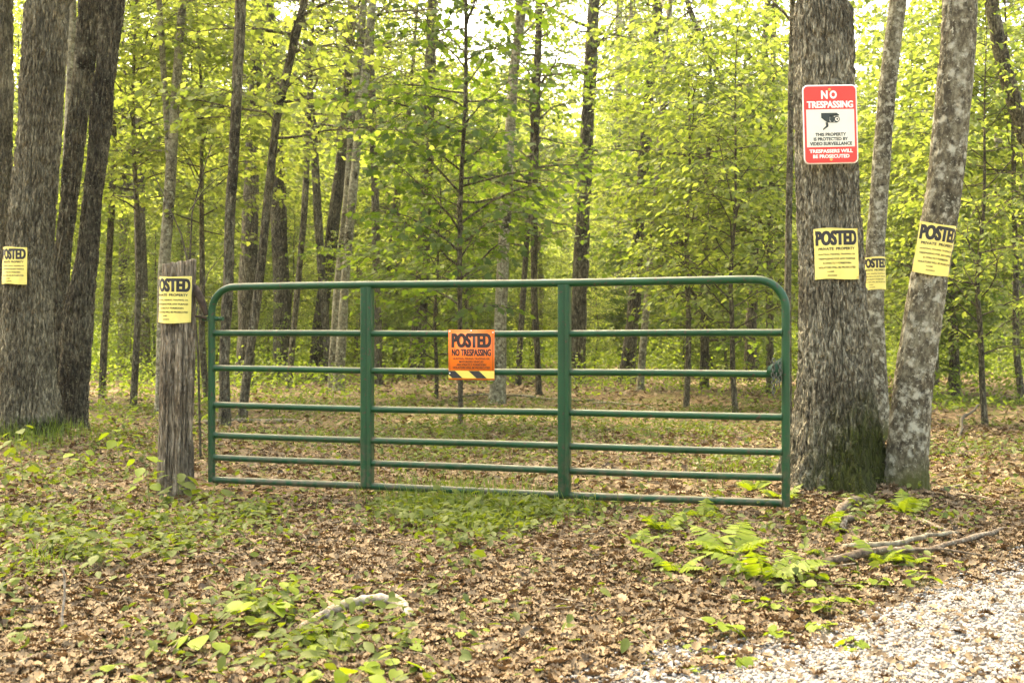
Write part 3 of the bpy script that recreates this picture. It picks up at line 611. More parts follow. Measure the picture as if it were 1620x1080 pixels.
NEAR_YOUNG = [  # px, distance, prototype, scale, label
 (330, 18, 2, 1.0, 'airy young maple with high sprays left of the wavy dark trunk'),
 (210, 17, 4, .9, 'tall young tree with high leaves between the crooked trunk and the forked tree'),
 (690, 19, 3, 1.0, 'bushy young maple left of the orange sign with low leaves'),
 (1085, 17.5, 0, 1.0, 'broad bright young maple above the right gate panel'),
 (1165, 15.5, 1, 1.0, 'low leafy young tree near the latch end of the gate'),
 (1215, 21, 0, 1.1, 'bright young maple close left of the red sign trunk'),
 (1560, 13.5, 1, .9, 'leafy young tree right of the lichen blotched leaning trunk'),
 (1480, 19, 0, 1.0, 'bright young maple behind the lichen blotched leaning trunk'),
 (1620, 18, 2, 1.0, 'young maple with raised crown at the right edge of the photo'),
 (1440, 24, 2, 1.1, 'young maple between the slim grey trunk and the leaning one'),
 (30, 19, 0, 1.0, 'young maple seen in slits behind the notice oak'),
]
for px, Y, k, s, lb in NEAR_YOUNG: put_young(k, (px - CX) * Y / F, Y, s, lb, None)
def zone(px):
    return ('left of the wooden post' if px < 300 else 'above the left gate panel' if px < 580 else 'above the middle gate panel' if px < 893 else 'above the right gate panel' if px < 1260 else 'right of the red sign trunk')
pos = []
def spaced(n, y0, y1, mind, rng, margin=80):
    out = []
    for _ in range(6000):
        Y = math.sqrt(rng.uniform(y0 ** 2, y1 ** 2)); px = rng.uniform(-margin, 1620 + margin); x = (px - CX) * Y / F
        if all((x - a) ** 2 + (Y - b) ** 2 > mind * mind for a, b, _ in pos + out): out.append((x, Y, px))
        if len(out) >= n: break
    pos.extend(out); return out
rg = np.random.default_rng(77)
for x, Y, px in spaced(80, 27.5, 64, 2.1, rg):
    k = int(rg.choice([0, 1, 2, 3, 4, 5], p=[.25, .22, .17, .10, .16, .10]))
    kind = ('young tree leafy nearly to the ground', 'young tree leafy nearly to the ground', 'young tree with a raised airy crown', 'small dark leaved young tree', 'young tree with a raised airy crown', 'bush sized young tree')[k]
    lb = kind + ' in the woods ' + zone(px); gr = kind.replace('young tree', 'young trees') + ' ' + zone(px)
    put_young(k, x, Y, rg.uniform(.85, 1.25), lb, gr)

rg = np.random.default_rng(78)
for j in range(46):
    px = rg.uniform(180, 1700); Y = rg.uniform(26, 38) if 300 < px < 1270 else rg.uniform(18, 32); k = int(rg.choice([3, 5, 5, 1])); x = (px - CX) * Y / F
    kind = {3: 'small dark leaved young tree', 5: 'bush sized young tree', 1: 'young tree leafy nearly to the ground'}[k]
    put_young(k, x, Y, rg.uniform(.55, .95), kind + ' in the woods ' + zone(px), kind.replace('young tree', 'young trees') + ' ' + zone(px))

# grown trees further back: prototypes, copied
def grown(seed, Ht, r0, z0, bark, leafm):
    rng = np.random.default_rng(seed); t = thing('forest_tree', 'x', 'tree'); n = 10
    zz = np.linspace(-.1, Ht, n); P = np.stack([np.cumsum(rng.normal(0, .10, n)), np.cumsum(rng.normal(0, .10, n)), zz], 1); P[:, :2] -= P[0, :2]
    me, C, r = trunk_mesh(P, np.linspace(r0, .03, n), 10, np.linspace(-.1, Ht, 40), bark, 0, .3, seed, base=np.zeros(3), wob=.2); link('trunk', me, t)
    roots = []
    for i in range(54):
        z = z0 + (Ht - .2 - z0) * (i + .5) / 54; f = (z - z0) / (Ht - z0); p = np.array([np.interp(z, C[:, 2], C[:, c]) for c in range(3)])
        roots.append((p, i * 2.4 + rng.uniform(-.6, .6), 3.2 * (1 - .5 * f) * rng.uniform(.6, 1.2), .04 * (1 - .6 * f), rng.uniform(.1, .6)))
    fo = foliage(rng, roots, .14, .165, .095)
    wood_obj('limbs', fo[0], bark, t)['kind'] = 'stuff'; leaf_obj('crown', fo, DIAM, leafm, t)['kind'] = 'stuff'; return t
GPR = [grown(31, 15, .17, 5.5, BARK_GREY, LEAF), grown(32, 17, .20, 7.5, BARK_DARK, LEAF), grown(33, 13, .12, 4.0, BARK_PALE, LEAF), grown(34, 16, .15, 6.0, BARK_GREY, LEAF_MID)]
used_g = set()
for j, (x, Y, px) in enumerate(spaced(100, 30, 95, 2.4, rg)):
    k = int(rg.integers(0, 4)); kind = ('grey', 'dark', 'pale slender', 'grey')[k]; lb = kind + ' far trunk deep in the woods ' + zone(px); gr = kind + ' far trunks ' + zone(px); a = rg.uniform(0, 6.28); s = rg.uniform(.85, 1.2); z = float(gz(x, Y)) - .05
    if k not in used_g:
        used_g.add(k); r = GPR[k]; r.location = (x, Y, z); r.rotation_euler = (0, 0, a); r.scale = (s,) * 3; tag(r, lb, group=gr)
    else: dup(GPR[k], (x, Y, z), a, s, lb, gr)

# undergrowth: leaves near the ground from the clearing's edge back into the woods, and the far wood beyond
rg = np.random.default_rng(8)
def rand_frames(n, rng, tilt=.5, droop=.2):
    a = rng.uniform(0, 6.283, n); dr = -droop + rng.normal(0, .35, n)
    Dv = np.stack([np.cos(a) * np.cos(dr), np.sin(a) * np.cos(dr), np.sin(dr)], 1); return frames(Dv, np.array([0, 0, 1.]) + rng.normal(0, tilt, (n, 3)))
nc = 6000; Yc = np.sqrt(rg.uniform(13 ** 2, 62 ** 2, nc)); pc = rg.uniform(-120, 1740, nc); Xc = (pc - CX) * Yc / F
dens = vnoise(np.stack([Xc * .35, Yc * .35, 0 * Xc], -1), 9)
clear = ((pc > 600) & (pc < 1230) & (Yc < 15 + 11 * vnoise(np.stack([Xc * .9, Yc * .0, 0 * Xc], -1), 31))) | ((Yc < 16) & (pc > 330) & (pc < 1300))
keep = (dens > .34) & ~clear; Xc, Yc = Xc[keep], Yc[keep]
hh = rg.uniform(.1, 1.0, len(Xc)) ** 1.3 * np.clip((Yc - 8) / 16, .25, 1.7); cnt = (14 + 34 * hh).astype(int)
idx = np.repeat(np.arange(len(Xc)), cnt); n = len(idx)
rr = rg.normal(0, 1, (n, 2)) * (.18 + .35 * hh[idx])[:, None]
ux, uy = Xc[idx] + rr[:, 0], Yc[idx] + rr[:, 1]; uz = gz(ux, uy) + .04 + hh[idx] * rg.uniform(0, 1, n) ** .8
V, T = scatter(OVAL, np.stack([ux, uy, uz], 1), rand_frames(n, rg), rg.uniform(.06, .12, n) * np.clip(Yc[idx] / 28, .8, 1.6))
tag(link('undergrowth', mesh_tris('undergrowth', V, T, leaf_mat('leaf_under', [(.06, .09, .012), (.10, .135, .016), (.145, .175, .02)], [(.14, .23, .02), (.23, .33, .028), (.34, .43, .04)], .4))), 'low green undergrowth of seedlings and briars between the trunks', 'undergrowth', kind='stuff')
n = 130000; Yf = rg.uniform(92, 150, n); pf = rg.uniform(-250, 1870, n); xf = (pf - CX) * Yf / F
crown_h = 17 + 9 * vnoise(np.stack([xf * .12, Yf * .12, 0 * xf], -1), 12); zf = crown_h * rg.uniform(0, 1, n) ** .9
V, T = scatter(DIAM, np.stack([xf, Yf, zf], 1), rand_frames(n, rg, .8), rg.uniform(.7, 1.3, n))
tag(link('distant_woods', mesh_tris('distant_woods', V, T, LEAF)), 'hazy mass of bright leaves closing the far end of the woods', 'woods', kind='stuff')

# ------------------------------------------------------------------ the gate
GA, GB = np.array([-1.963, 7.59]), np.array([1.53, 6.49]); GLEN = float(np.linalg.norm(GB - GA)); GANG = math.atan2(GB[1] - GA[1], GB[0] - GA[0])
gate = thing('farm_gate', 'long green tubular farm gate closing the forest track', 'gate', (GA[0], GA[1], 0), GANG)
TR = .0235
zt, zb = H + .312, H - .958
rad = .165; arc = [(rad - rad * math.cos(a), zt - rad + rad * math.sin(a)) for a in np.linspace(0, math.pi / 2, 10)]
path = [(0, zb)] + [(0, z) for z in np.linspace(zb + .1, zt - rad - .03, 5)] + arc + [(x, zt + .003 * math.sin(x * 2)) for x in np.linspace(rad + .06, GLEN - rad - .06, 16)] + [(GLEN - x, z) for x, z in reversed(arc)] + [(GLEN, z) for z in np.linspace(zt - rad - .03, zb + .1, 5)] + [(GLEN, zb)]
s = MB(); s.tube([(x, 0, z) for x, z in path], TR, 18); s.build('frame', GATE_M, gate, True)
for k, zz in enumerate((.013, -.217, -.456, -.652, -.796, -.940)):
    s = MB(); u = np.linspace(0, 1, 14); sag = -.004 * np.sin(u * np.pi) + .0025 * np.sin(u * 9 + k)
    s.tube(np.stack([TR * .7 + u * (GLEN - 1.4 * TR), 0 * u + .001 * np.sin(u * 7 + k), H + zz + sag], 1), .0205 if k < 5 else .022, 14, False); s.build('rail', GATE_M, gate, True)
for tx in (.303, .651):
    x = tx * GLEN; z0, z1 = H - .942, zt - TR * .55
    prof = [(-.034, .030), (-.034, -.028), (-.029, -.0315), (.002, -.0315), (.005, -.026), (.010, -.026), (.013, -.0315), (.029, -.0315), (.034, -.028), (.034, .030), (.029, .030), (.029, -.022), (-.029, -.022), (-.029, .030)]
    V = [(x + a, b, z) for z in (z0, z1) for a, b in prof]; m_ = len(prof)
    s = MB(); s.add(V, [(i, (i + 1) % m_, m_ + (i + 1) % m_, m_ + i) for i in range(m_)])
    s.add([(x + a, b, z1) for a, b in prof[:10]] + [(x, 0, z1)], [(i, (i + 1) % 10, 10) for i in range(10)])
    s.build('brace', GATE_M, gate)
# weld beads where the rails meet the end posts
s = MB()
th = np.linspace(0, 2 * np.pi, 13)
for zz in (.013, -.217, -.456, -.652, -.796, -.940):
    for x in (TR * .93, GLEN - TR * .93):
        s.tube([(x, .0225 * math.cos(a), H + zz + .0225 * math.sin(a)) for a in th], .0035, 5, False)
s.build('weld_bead', GATE_M, gate, True)
# hinge collar with its bolt
zc = H + (530 - 504) * 7.59 / F
s = MB(); s.tube([(0, 0, zc - .017), (0, 0, zc + .017)], .031, 18); s.box((.034, 0, zc), (.03, .03, .028)); s.build('hinge_collar', GATE_M, gate, False)
s = MB(); s.tube([(.03, 0, zc), (.075, 0, zc)], .009, 8); s.tube([(.068, 0, zc), (.085, 0, zc)], .016, 6); s.tube([(-.066, 0, zc), (-.02, 0, zc)], .014, 8); s.build('hinge_bolt', GATE_M, gate, False)
# latch plate and chain at the far end
zl = H + (530 - 588) * 6.52 / F
s = MB(); s.prism([(GLEN - .020, zl + .085), (GLEN - .095, zl + .03), (GLEN - .105, zl - .005), (GLEN - .085, zl - .022), (GLEN - .020, zl - .05)], -.0275, -.0215); s.build('latch_plate', GATE_M, gate)
ch = thing('chain', 'short steel chain hanging from the latch plate of the green gate', 'chain', (GA[0] + math.cos(GANG) * (GLEN - .05) + math.sin(GANG) * .036, GA[1] + math.sin(GANG) * (GLEN - .05) - math.cos(GANG) * .036, zl), GANG)
lk = MB(); a = np.linspace(0, 2 * np.pi, 15); lk.tube(np.stack([.0085 * np.cos(a), 0 * a, .0165 * np.sin(a)], 1), .0030, 6, False)
lm = None
def chain_path():
    pts = [(-.012, .06), (-.014, .04), (-.016, .02), (-.017, 0), (-.017, -.02), (-.016, -.04), (-.014, -.06), (-.012, -.08), (-.013, -.10), (-.016, -.12),
           (.020, .045), (.022, .025), (.024, .005), (.024, -.015), (.022, -.035), (.018, -.055), (.012, -.072), (.004, -.06), (.0, -.04), (.002, -.02)]
    return pts
for i, (x, z) in enumerate(chain_path()):
    if lm is None: l0 = lk.build('link', CHAIN_M, ch, True); lm = l0.data
    else: l0 = link('link', lm, ch)
    l0.location = (x, .004 * (i % 2) - .002, z); l0.rotation_euler = (0, random.uniform(-.25, .25), 1.45 if i % 2 else .2)

# ------------------------------------------------------------------ wooden post
pb = (float((278 - CX) * 7.6 / F), 7.6); pz = float(gz(*pb)) - .05
post = thing('fence_post', 'weathered grey round wooden post at the hinge end of the gate', 'post', (*pb, pz))
zr = np.concatenate([np.arange(0, 1.575, .012)]); sides = 210; th = np.arange(sides) * 2 * np.pi / sides
ZZ, TH = np.meshgrid(zr, th, indexing='ij')
RR = .111 - .006 * (ZZ / 1.6) + .006 * np.cos(2 * TH + 1) + .004 * np.cos(3 * TH + 2) + .010 * np.exp(-ZZ / .12)
q = np.stack([np.cos(TH) * 4.6 + 9, np.sin(TH) * 4.6 + 9, ZZ * .9], -1); n1 = vnoise(q, 2); n2 = vnoise(q * [4.2, 4.2, 3.5], 3)
RR = RR - .018 * np.clip(1 - np.abs(2 * n1 - 1) / .26, 0, 1) ** .7 - .007 * np.clip(1 - np.abs(2 * n2 - 1) / .5, 0, 1) + .004
top_drop = .018 * np.cos(TH - .4) + .010 * vnoise(np.stack([np.cos(TH) * 4, np.sin(TH) * 4, 0 * TH], -1), 6)
ZZ2 = ZZ + top_drop * (ZZ / 1.575) ** 6 + .05 * 0
V = np.stack([RR * np.cos(TH) + .016 * ZZ, RR * np.sin(TH), ZZ2], -1).reshape(-1, 3); k = np.arange(sides); k2 = (k + 1) % sides; nr = len(zr)
Q = (np.arange(nr - 1)[:, None, None] * sides + np.stack([k, k2, k2 + sides, k + sides], 1)[None]).reshape(-1, 4)
V = np.vstack([V, [[.016 * 1.575, 0, 1.565]]]); s = MB(); s.add(V, Q); s.T.append(np.stack([(nr - 1) * sides + k, (nr - 1) * sides + k2, np.full(sides, nr * sides)], 1))
s.build('shaft', POST_M, post, True)
# dark iron hinge hook and strut between post and gate
hz_ = zc - pz
s = MB(); s.tube([(.10, -.01, hz_ + .02), (.16, -.01, hz_ + .012), (.205, -.01, hz_ + .005)], .0085, 8); s.build('hinge_pin', RUST_M, post, True)
s = MB(); s.tube([(.10, -.02, hz_ + .215), (.135, -.03, hz_ + .20), (.16, -.03, hz_ + .15), (.19, -.025, hz_ + .08), (.205, -.02, hz_ + .02)], [.014, .024, .026, .021, .014], 9); s.build('hinge_strut', RUST_M, post, True)

# ------------------------------------------------------------------ the signs
def curved_part(name, VT, Rc, u0, off, mat, parent, vz=0.0, dz=0.0, buckle=.0, seed=0):
    (V, T) = VT; u, v = V[:, 0], V[:, 1] + dz
    if V.shape[1] > 2: off = off + V[:, 2]
    r = Rc + off + buckle * (vnoise(np.stack([u * 14 + 3, v * 9, 0 * u + seed], -1), seed) - .4) * (1 + 2 * (np.abs(v) / .16) ** 2)
    a = (u + u0) / Rc
    W3 = np.stack([r * np.sin(a), -r * np.cos(a), v], 1)
    return link(name, mesh_tris(name, W3, T, mat, True), parent)
def sheet(w, h, nx=44, ny=14, torn=0.0, seed=0):
    X, Yy = np.meshgrid(np.linspace(-w / 2, w / 2, nx), np.linspace(-h / 2, h / 2, ny))
    Yy = Yy + .004 * np.sin(X * 21 + seed) * (np.abs(Yy) / (h / 2)) ** 4
    return np.stack([X, Yy], -1).reshape(-1, 2), grid_quads(ny, nx)
def notice(label, axis_pt, Rc, lean, u0, w=NW, h=NH, seed=0, tilt=0.0, face=0.0, buckle=.006):
    t = thing('posted_notice', label, 'sign', axis_pt); t.rotation_euler = (tilt, lean, face - math.atan2(axis_pt[0], axis_pt[1]))
    t['group'] = 'yellow notices round the gate'
    curved_part('sheet', sheet(w, h, seed=seed), Rc, u0, 0, YELLOW_M, t, buckle=buckle, seed=seed)
    sx = w / NW; sy = h / NH
    for nm, dz in (('headline', .098), ('subheading', .031), ('small_print', 0)):
        V, T = YT[nm]; k3 = [1] * (V.shape[1] - 2); curved_part(nm, ((V + ([0, dz] + [0] * len(k3))) * ([sx, sy] + k3), T), Rc, u0, .0014, BLACK_M, t, buckle=buckle, seed=seed)
    # fixing tacks at the corners
    s = MB()
    for a in (-1, 1):
        for b in (-1, 1):
            u, v = a * (w / 2 - .012), b * (h / 2 - .010); an = (u + u0) / Rc
            r = Rc + .002 + buckle * .6; c = np.array([r * math.sin(an), -r * math.cos(an), v]); d = np.array([math.sin(an), -math.cos(an), 0])
            s.tube([c - d * .004, c + d * .004], .0035, 6)
    s.build('tack', BRASS_M, t); return t
p = at(1317, 405, 7.4); notice('yellow notice below the red camera sign on the big trunk', p, .222, -.02, .022, seed=3, face=.03)
p = at(1470, 395, 7.3); notice('yellow notice wrapped round the leaning lichen blotched trunk', p, .136, .155, .062, seed=5, buckle=.004, face=-.02)
p = at(1384, 433, 11.3); notice('yellow notice wrapped on the slim grey trunk beside the big tree', p, .102, -.02, .004, seed=7, buckle=.002)
p = at(52, 423, 10.6); notice('yellow notice on the wide oak at the left edge of the photo', p, .262, .02, -.190, w=.285, h=.33, seed=9, buckle=.006)
p = np.array([pb[0] + .020, pb[1], H + (530 - 474) * 7.5 / F]); notice('yellow notice tacked to the weathered wooden gate post', p, .122, .012, -.056, seed=11, h=.30, buckle=.004)

def flat_part(name, VT, y, mat, parent):
    V, T = VT; yy = np.full(len(V), y) - (V[:, 2] if V.shape[1] > 2 else 0); return link(name, mesh_tris(name, np.stack([V[:, 0], yy, V[:, 1]], 1), T, mat), parent)
def rrect(w, h, r, n=8):
    P = []
    for cx, cz, a0 in ((w / 2 - r, h / 2 - r, 0), (-w / 2 + r, h / 2 - r, 90), (-w / 2 + r, -h / 2 + r, 180), (w / 2 - r, -h / 2 + r, 270)):
        for i in range(n + 1): a = math.radians(a0 + 90 * i / n); P.append((cx + r * math.cos(a), cz + r * math.sin(a)))
    return P
def poly2(P):
    P = np.array(P, float); c = P.mean(0); n = len(P); return np.vstack([P, c]), np.array([(i, (i + 1) % n, n) for i in range(n)])
# orange sign on the gate
xs_ = .4939 * GLEN; os_ = thing('gate_sign', 'orange no trespassing sign with hazard stripes on the green gate rails', 'sign', (GA[0] + math.cos(GANG) * xs_ + math.sin(GANG) * .0255, GA[1] + math.sin(GANG) * xs_ - math.cos(GANG) * .0255, H - .119), GANG)
s = MB(); s.box((0, 0, 0), (.293, .004, .302)); s.build('plate', ORANGE_M, os_)
flat_part('headline', (OT['headline'][0] + [0, .087, 0], OT['headline'][1]), -.0032, ORPRINT_M, os_)
flat_part('subheading', (OT['subheading'][0] + [0, .014, 0], OT['subheading'][1]), -.0032, ORPRINT_M, os_)
flat_part('small_print', OT['small_print'], -.0032, ORPRINT_M, os_)
s = MB()
for (x0, z0, x1, z1) in ((-.139, .1405, .139, .143), (-.139, -.095, -.1365, .1405), (.1365, -.095, .139, .1405)):
    s.add([(x0, -.0032, z0), (x1, -.0032, z0), (x1, -.0032, z1), (x0, -.0032, z1)], [(0, 1, 2, 3)])
s.build('border_line', ORPRINT_M, os_)
s = MB(); s.add([(-.1465, -.0032, -.142), (.1465, -.0032, -.142), (.1465, -.0032, -.096), (-.1465, -.0032, -.096)], [(0, 1, 2, 3)]); s.build('hazard_band', HAZ_M, os_)
s = MB()
for poly in ([(-.1465, -.097), (-.105, -.097), (-.055, -.141), (-.122, -.141), (-.1465, -.120)], [(-.018, -.097), (.050, -.097), (.100, -.141), (.034, -.141)]):
    V, T = poly2(poly); s.add(np.stack([V[:, 0], np.full(len(V), -.0044), V[:, 1]], 1), T)
s.build('hazard_stripe', BLACK_M, os_)
s = MB()
for x, z in ((-.138, .143), (.138, .135), (-.138, -.112), (0, .147)): s.tube([(x, -.006, z), (x, .0, z)], .0045, 8)
s.build('rivet', WHITE_M, os_)
# red and white camera sign on the big trunk
cs = thing('warning_sign', 'red and white camera warning sign high on the big trunk', 'sign', at(1313.5, 197, 7.165)); cs.rotation_euler = (.02, math.radians(-2.0), math.radians(5))
cw, chh = .346, .486
s = MB(); s.prism(rrect(cw, chh, .034), -.0015, .0015); s.build('plate', WHITE_M, cs)
def ring2(w, h, r, t, n=8):
    A, B = rrect(w, h, r, n), rrect(w - 2 * t, h - 2 * t, max(.001, r - t), n); m = len(A)
    return np.array(A + B), np.array([(i, (i + 1) % m, m + (i + 1) % m, m + i) for i in range(m)])
flat_part('red_panel', poly2(rrect(cw - .016, chh - .016, .027)), -.0026, RED_M, cs)
flat_part('centre_panel', poly2([(-.152, -.139), (.152, -.139), (.152, .092), (-.152, .092)]), -.0038, CREAM_M, cs)
flat_part('headline', RT['headline'], -.0042, WHITE_M, cs)
flat_part('subheading', (RT['subheading'][0] + [0, .122, 0], RT['subheading'][1]), -.0042, WHITE_M, cs)
flat_part('notice_text', RT['notice_text'], -.0050, ICON_M, cs)
flat_part('closing_text', RT['closing_text'], -.0042, WHITE_M, cs)
s = MB()
def ic(poly, y=-.0050): V, T = poly2(poly); s.add(np.stack([V[:, 0], np.full(len(V), y), V[:, 1]], 1), T)
ic([(-.058, .070), (.040, .070), (.056, .058), (-.005, .054), (-.005, .010), (-.020, .010), (-.058, .040)][:7])
ic([(-.005, .0565), (.056, .0575), (.056, .052), (-.005, .051)]); ic([(-.005, .016), (.045, .014), (.045, .009), (-.005, .010)])
ic([(.012 + .016 * math.cos(a), .033 + .019 * math.sin(a)) for a in np.linspace(0, 6.283, 17)[:-1]])
ic([(.040 + .020 * math.cos(a), .031 + .019 * math.sin(a)) for a in np.linspace(0, 6.283, 17)[:-1]])
ic([(-.032, .012), (-.018, .012), (-.013, -.001), (-.014, -.014), (-.047, -.036), (-.050, -.029), (-.023, -.012), (-.022, -.002)])
s.build('camera_picture', ICON_M, cs)
s = MB(); s2 = s
ic([(.042 + .013 * math.cos(a), .031 + .0125 * math.sin(a)) for a in np.linspace(0, 6.283, 17)[:-1]], -.0058); s.build('lens_ring', CREAM_M, cs)
s = MB(); ic([(.043 + .006 * math.cos(a), .031 + .006 * math.sin(a)) for a in np.linspace(0, 6.283, 13)[:-1]], -.0064); s.build('lens', ICON_M, cs)
for z in (.213, -.216):
    s = MB(); s.tube([(-.002, -.0085, z), (-.002, .02, z)], .0085, 10); s.build('screw', BRASS_M, cs)

# ------------------------------------------------------------------ plants on the ground
def lvl(px, py):
    x, y = gp(px, py); return x, y, float(gz(x, y))
# ferns: fronds with leaflets
def frond_mesh(L_, arch, seed):
    rng = np.random.default_rng(seed); n = 17; t = np.linspace(0, 1, n); el = 1.0 - arch * t
    P = np.vstack([[0, 0, 0], np.cumsum(np.stack([0 * t, np.cos(el), np.sin(el)], 1)[:-1] * L_ / (n - 1), 0)])
    V = []; T = []
    for i in range(2, n):
        for sgn in (-1, 1):
            ln = L_ * .34 * math.sin(min(1, (t[i] * 1.12 - .05)) * math.pi * .86 + .35) ** 1.0 * max(.12, 1 - t[i] ** 3) * rng.uniform(.85, 1.1)
            d = np.array([sgn, .42, -.22 + rng.normal(0, .1)]); d /= np.linalg.norm(d); w = L_ * .040
            ax = np.array([0, math.cos(el[i]), math.sin(el[i])]); b = len(V); c = P[i]
            V += [c - ax * w * .6, c + d * ln * .5 - ax * w, c + d * ln, c + d * ln * .5 + ax * w, c + ax * w * .6]
            T += [(b, b + 1, b + 4), (b + 1, b + 3, b + 4), (b + 1, b + 2, b + 3)]
    s = MB(); s.tube(P, np.linspace(.0022, .0008, n), 3, False); s.add(V, T)
    return mesh_tris('frond', np.vstack(s.V), np.vstack(s.T), LEAF_LIME)
FR = [frond_mesh(.30, 1.15, 1), frond_mesh(.26, 1.5, 2), frond_mesh(.34, 1.3, 3)]
def fern(px, py, k, s, lb, group=None, az0=0.0):
    x, y, z = lvl(px, py); t = thing('fern', lb, 'fern', (x, y, z - .01), az0, group); t.scale = (s,) * 3
    for i in range(k):
        o = link('frond', FR[i % 3], t); o.rotation_euler = (random.uniform(-.15, .25), 0, i * 6.283 / k + random.uniform(-.35, .35)); o.scale = (random.uniform(.75, 1.1),) * 3
    return t
FERNS = [
 (1050, 856, 5, .75, 'small lime fern left of the fern row below the right gate panel'),
 (1112, 832, 4, .75, 'darker small fern close under the bottom rail near the latch'),
 (1155, 888, 6, 1.1, 'largest lime fern with a broad spread below the gate latch'),
 (1068, 908, 5, .8, 'low fern on bare litter below the small lime fern'),
 (1208, 925, 6, .95, 'fern beside the heart leaved plants with one upright frond'),
 (1218, 872, 3, .7, 'three fronded fern right of the largest lime fern'),
 (1262, 912, 3, .75, 'fern with a frond reaching right near the gravel edge'),
 (1288, 886, 3, .55, 'tiny fern in front of the fallen grey branch tip'),
 (1304, 838, 3, .75, 'fern leaning out from the mossy foot of the big trunk'),
 (1335, 850, 3, .5, 'tiny fern beside the short root below the big trunk'),
 (1390, 894, 4, .65, 'fern growing across the middle of the fallen grey branch'),
 (1432, 890, 4, .6, 'fern at the upper side of the fallen grey branch'),
 (1432, 822, 4, .8, 'bright fern at the foot of the leaning lichen blotched trunk'),
 (1010, 872, 4, .6, 'faint small fern at the left end of the fern row'),
 (1240, 806, 4, .7, 'fern poking over the bottom rail at the latch corner'),
 (1195, 790, 4, .7, 'dark fern behind the bottom rail near the latch corner'),
]
for a in FERNS: fern(a[0], a[1], a[2], a[3] * .98, *a[4:], az0=random.uniform(0, 6.28))
# seedlings: stem and single leaves
HEART_ME = mesh_tris('leaf', HEART[0], HEART[1], LEAF_LIME); OVAL_ME = mesh_tris('leaf', OVAL[0] * [1.35, 1, 1], OVAL[1], LEAF_LOW); MAPLE_ME = mesh_tris('leaf', MAPLE[0], MAPLE[1], LEAF_LOW); OVALB_ME = mesh_tris('leaf', OVAL[0] * [1.5, 1, 1], OVAL[1], LEAF_LIME)
STEM_M = simple('green_stem', (.10, .12, .03), .7)
def seedling(px, py, n, hgt, lf, me, lb, group=None, spread=1.0, name='seedling', seed=0, tall=False):
    lf *= .78; n = int(n * 1.35 + .5) if n > 2 else n
    rng = np.random.default_rng(seed + int(px) * 7 + int(py)); x, y, z = lvl(px, py); t = thing(name, lb, 'plant', (x, y, z - .005), rng.uniform(0, 6.28), group)
    s = MB(); leafs = []
    if tall:
        main = np.array([[0, 0, 0], [.02 * spread, .0, hgt * .5], [.03 * spread, .02, hgt]]); s.tube(main, [.0035, .0025, .0015], 4, False)
    for i in range(n):
        a = i * 2.4 + rng.uniform(-.5, .5); rr = lf * rng.uniform(.25, .9) * spread; hz2 = hgt * (rng.uniform(.45, 1.05) if not tall else (.3 + .7 * (i + 1) / n))
        b = np.array([0, 0, 0]) if not tall else np.array([np.interp(hz2 * .92, main[:, 2], main[:, c]) for c in range(3)])
        e = np.array([rr * math.cos(a), rr * math.sin(a), hz2]) + (b * [1, 1, 0])
        s.tube([b, (b + e) / 2 + [0, 0, .15 * hgt * (not tall)], e], [.0014, .0012, .001], 3, False); leafs.append((e, a, lf * rng.uniform(.7, 1.15)))
    s.build('stem', STEM_M, t)
    for e, a, q in leafs:
        o = link('leaf', me, t, e); o.rotation_euler = (rng.normal(-.15, .25), rng.normal(0, .25), a - math.pi / 2); o.scale = (q,) * 3
HGRP = 'heart leaved seedlings along the gravel edge'
HL = 'lime heart leaved seedling on the litter along the gravel edge'
for px, py, n, h_, lf in ((1232, 962, 4, .05, .075), (1262, 942, 4, .06, .07), (1283, 928, 3, .06, .065), (1310, 970, 6, .08, .075), (1296, 990, 4, .05, .06), (1345, 930, 3, .05, .065), (1380, 925, 4, .06, .07),
                          (1148, 1002, 4, .07, .08), (1160, 1035, 3, .04, .08), (1231, 1003, 4, .05, .06), (1203, 962, 2, .04, .06), (1172, 955, 2, .04, .06), (1075, 1012, 2, .03, .06), (1105, 1022, 2, .03, .06),
                          (1020, 1042, 2, .03, .06), (1080, 1050, 2, .03, .055), (1352, 1020, 3, .04, .06), (1330, 952, 2, .04, .06), (1125, 1030, 2, .03, .055), (1365, 955, 3, .04, .06)):
    seedling(px, py, n + 2, h_, lf * .92, HEART_ME, HL, HGRP)
for px, py, n, h_, lf, lb in ((1458, 925, 5, .08, .075, 'lime heart leaved seedling right of the fallen branch on the gravel side'), (1512, 895, 3, .05, .065, 'lone pair of lime leaves near the right end of the fallen branch'),
        (955, 962, 2, .03, .07, 'lone lime leaf on bare litter at the photo centre bottom'), (920, 958, 2, .03, .05, 'pale leaf pair beside the lone lime leaf on litter'), (990, 975, 2, .03, .05, 'small lime leaf just above the gravel tip'),
        (1375, 790, 3, .12, .06, 'spindly seedling with round leaves between the two big trunk feet'), (1330, 800, 3, .08, .055, 'pair of round leaves on the mound below the big trunk')):
    seedling(px, py, n, h_, lf, HEART_ME, lb)
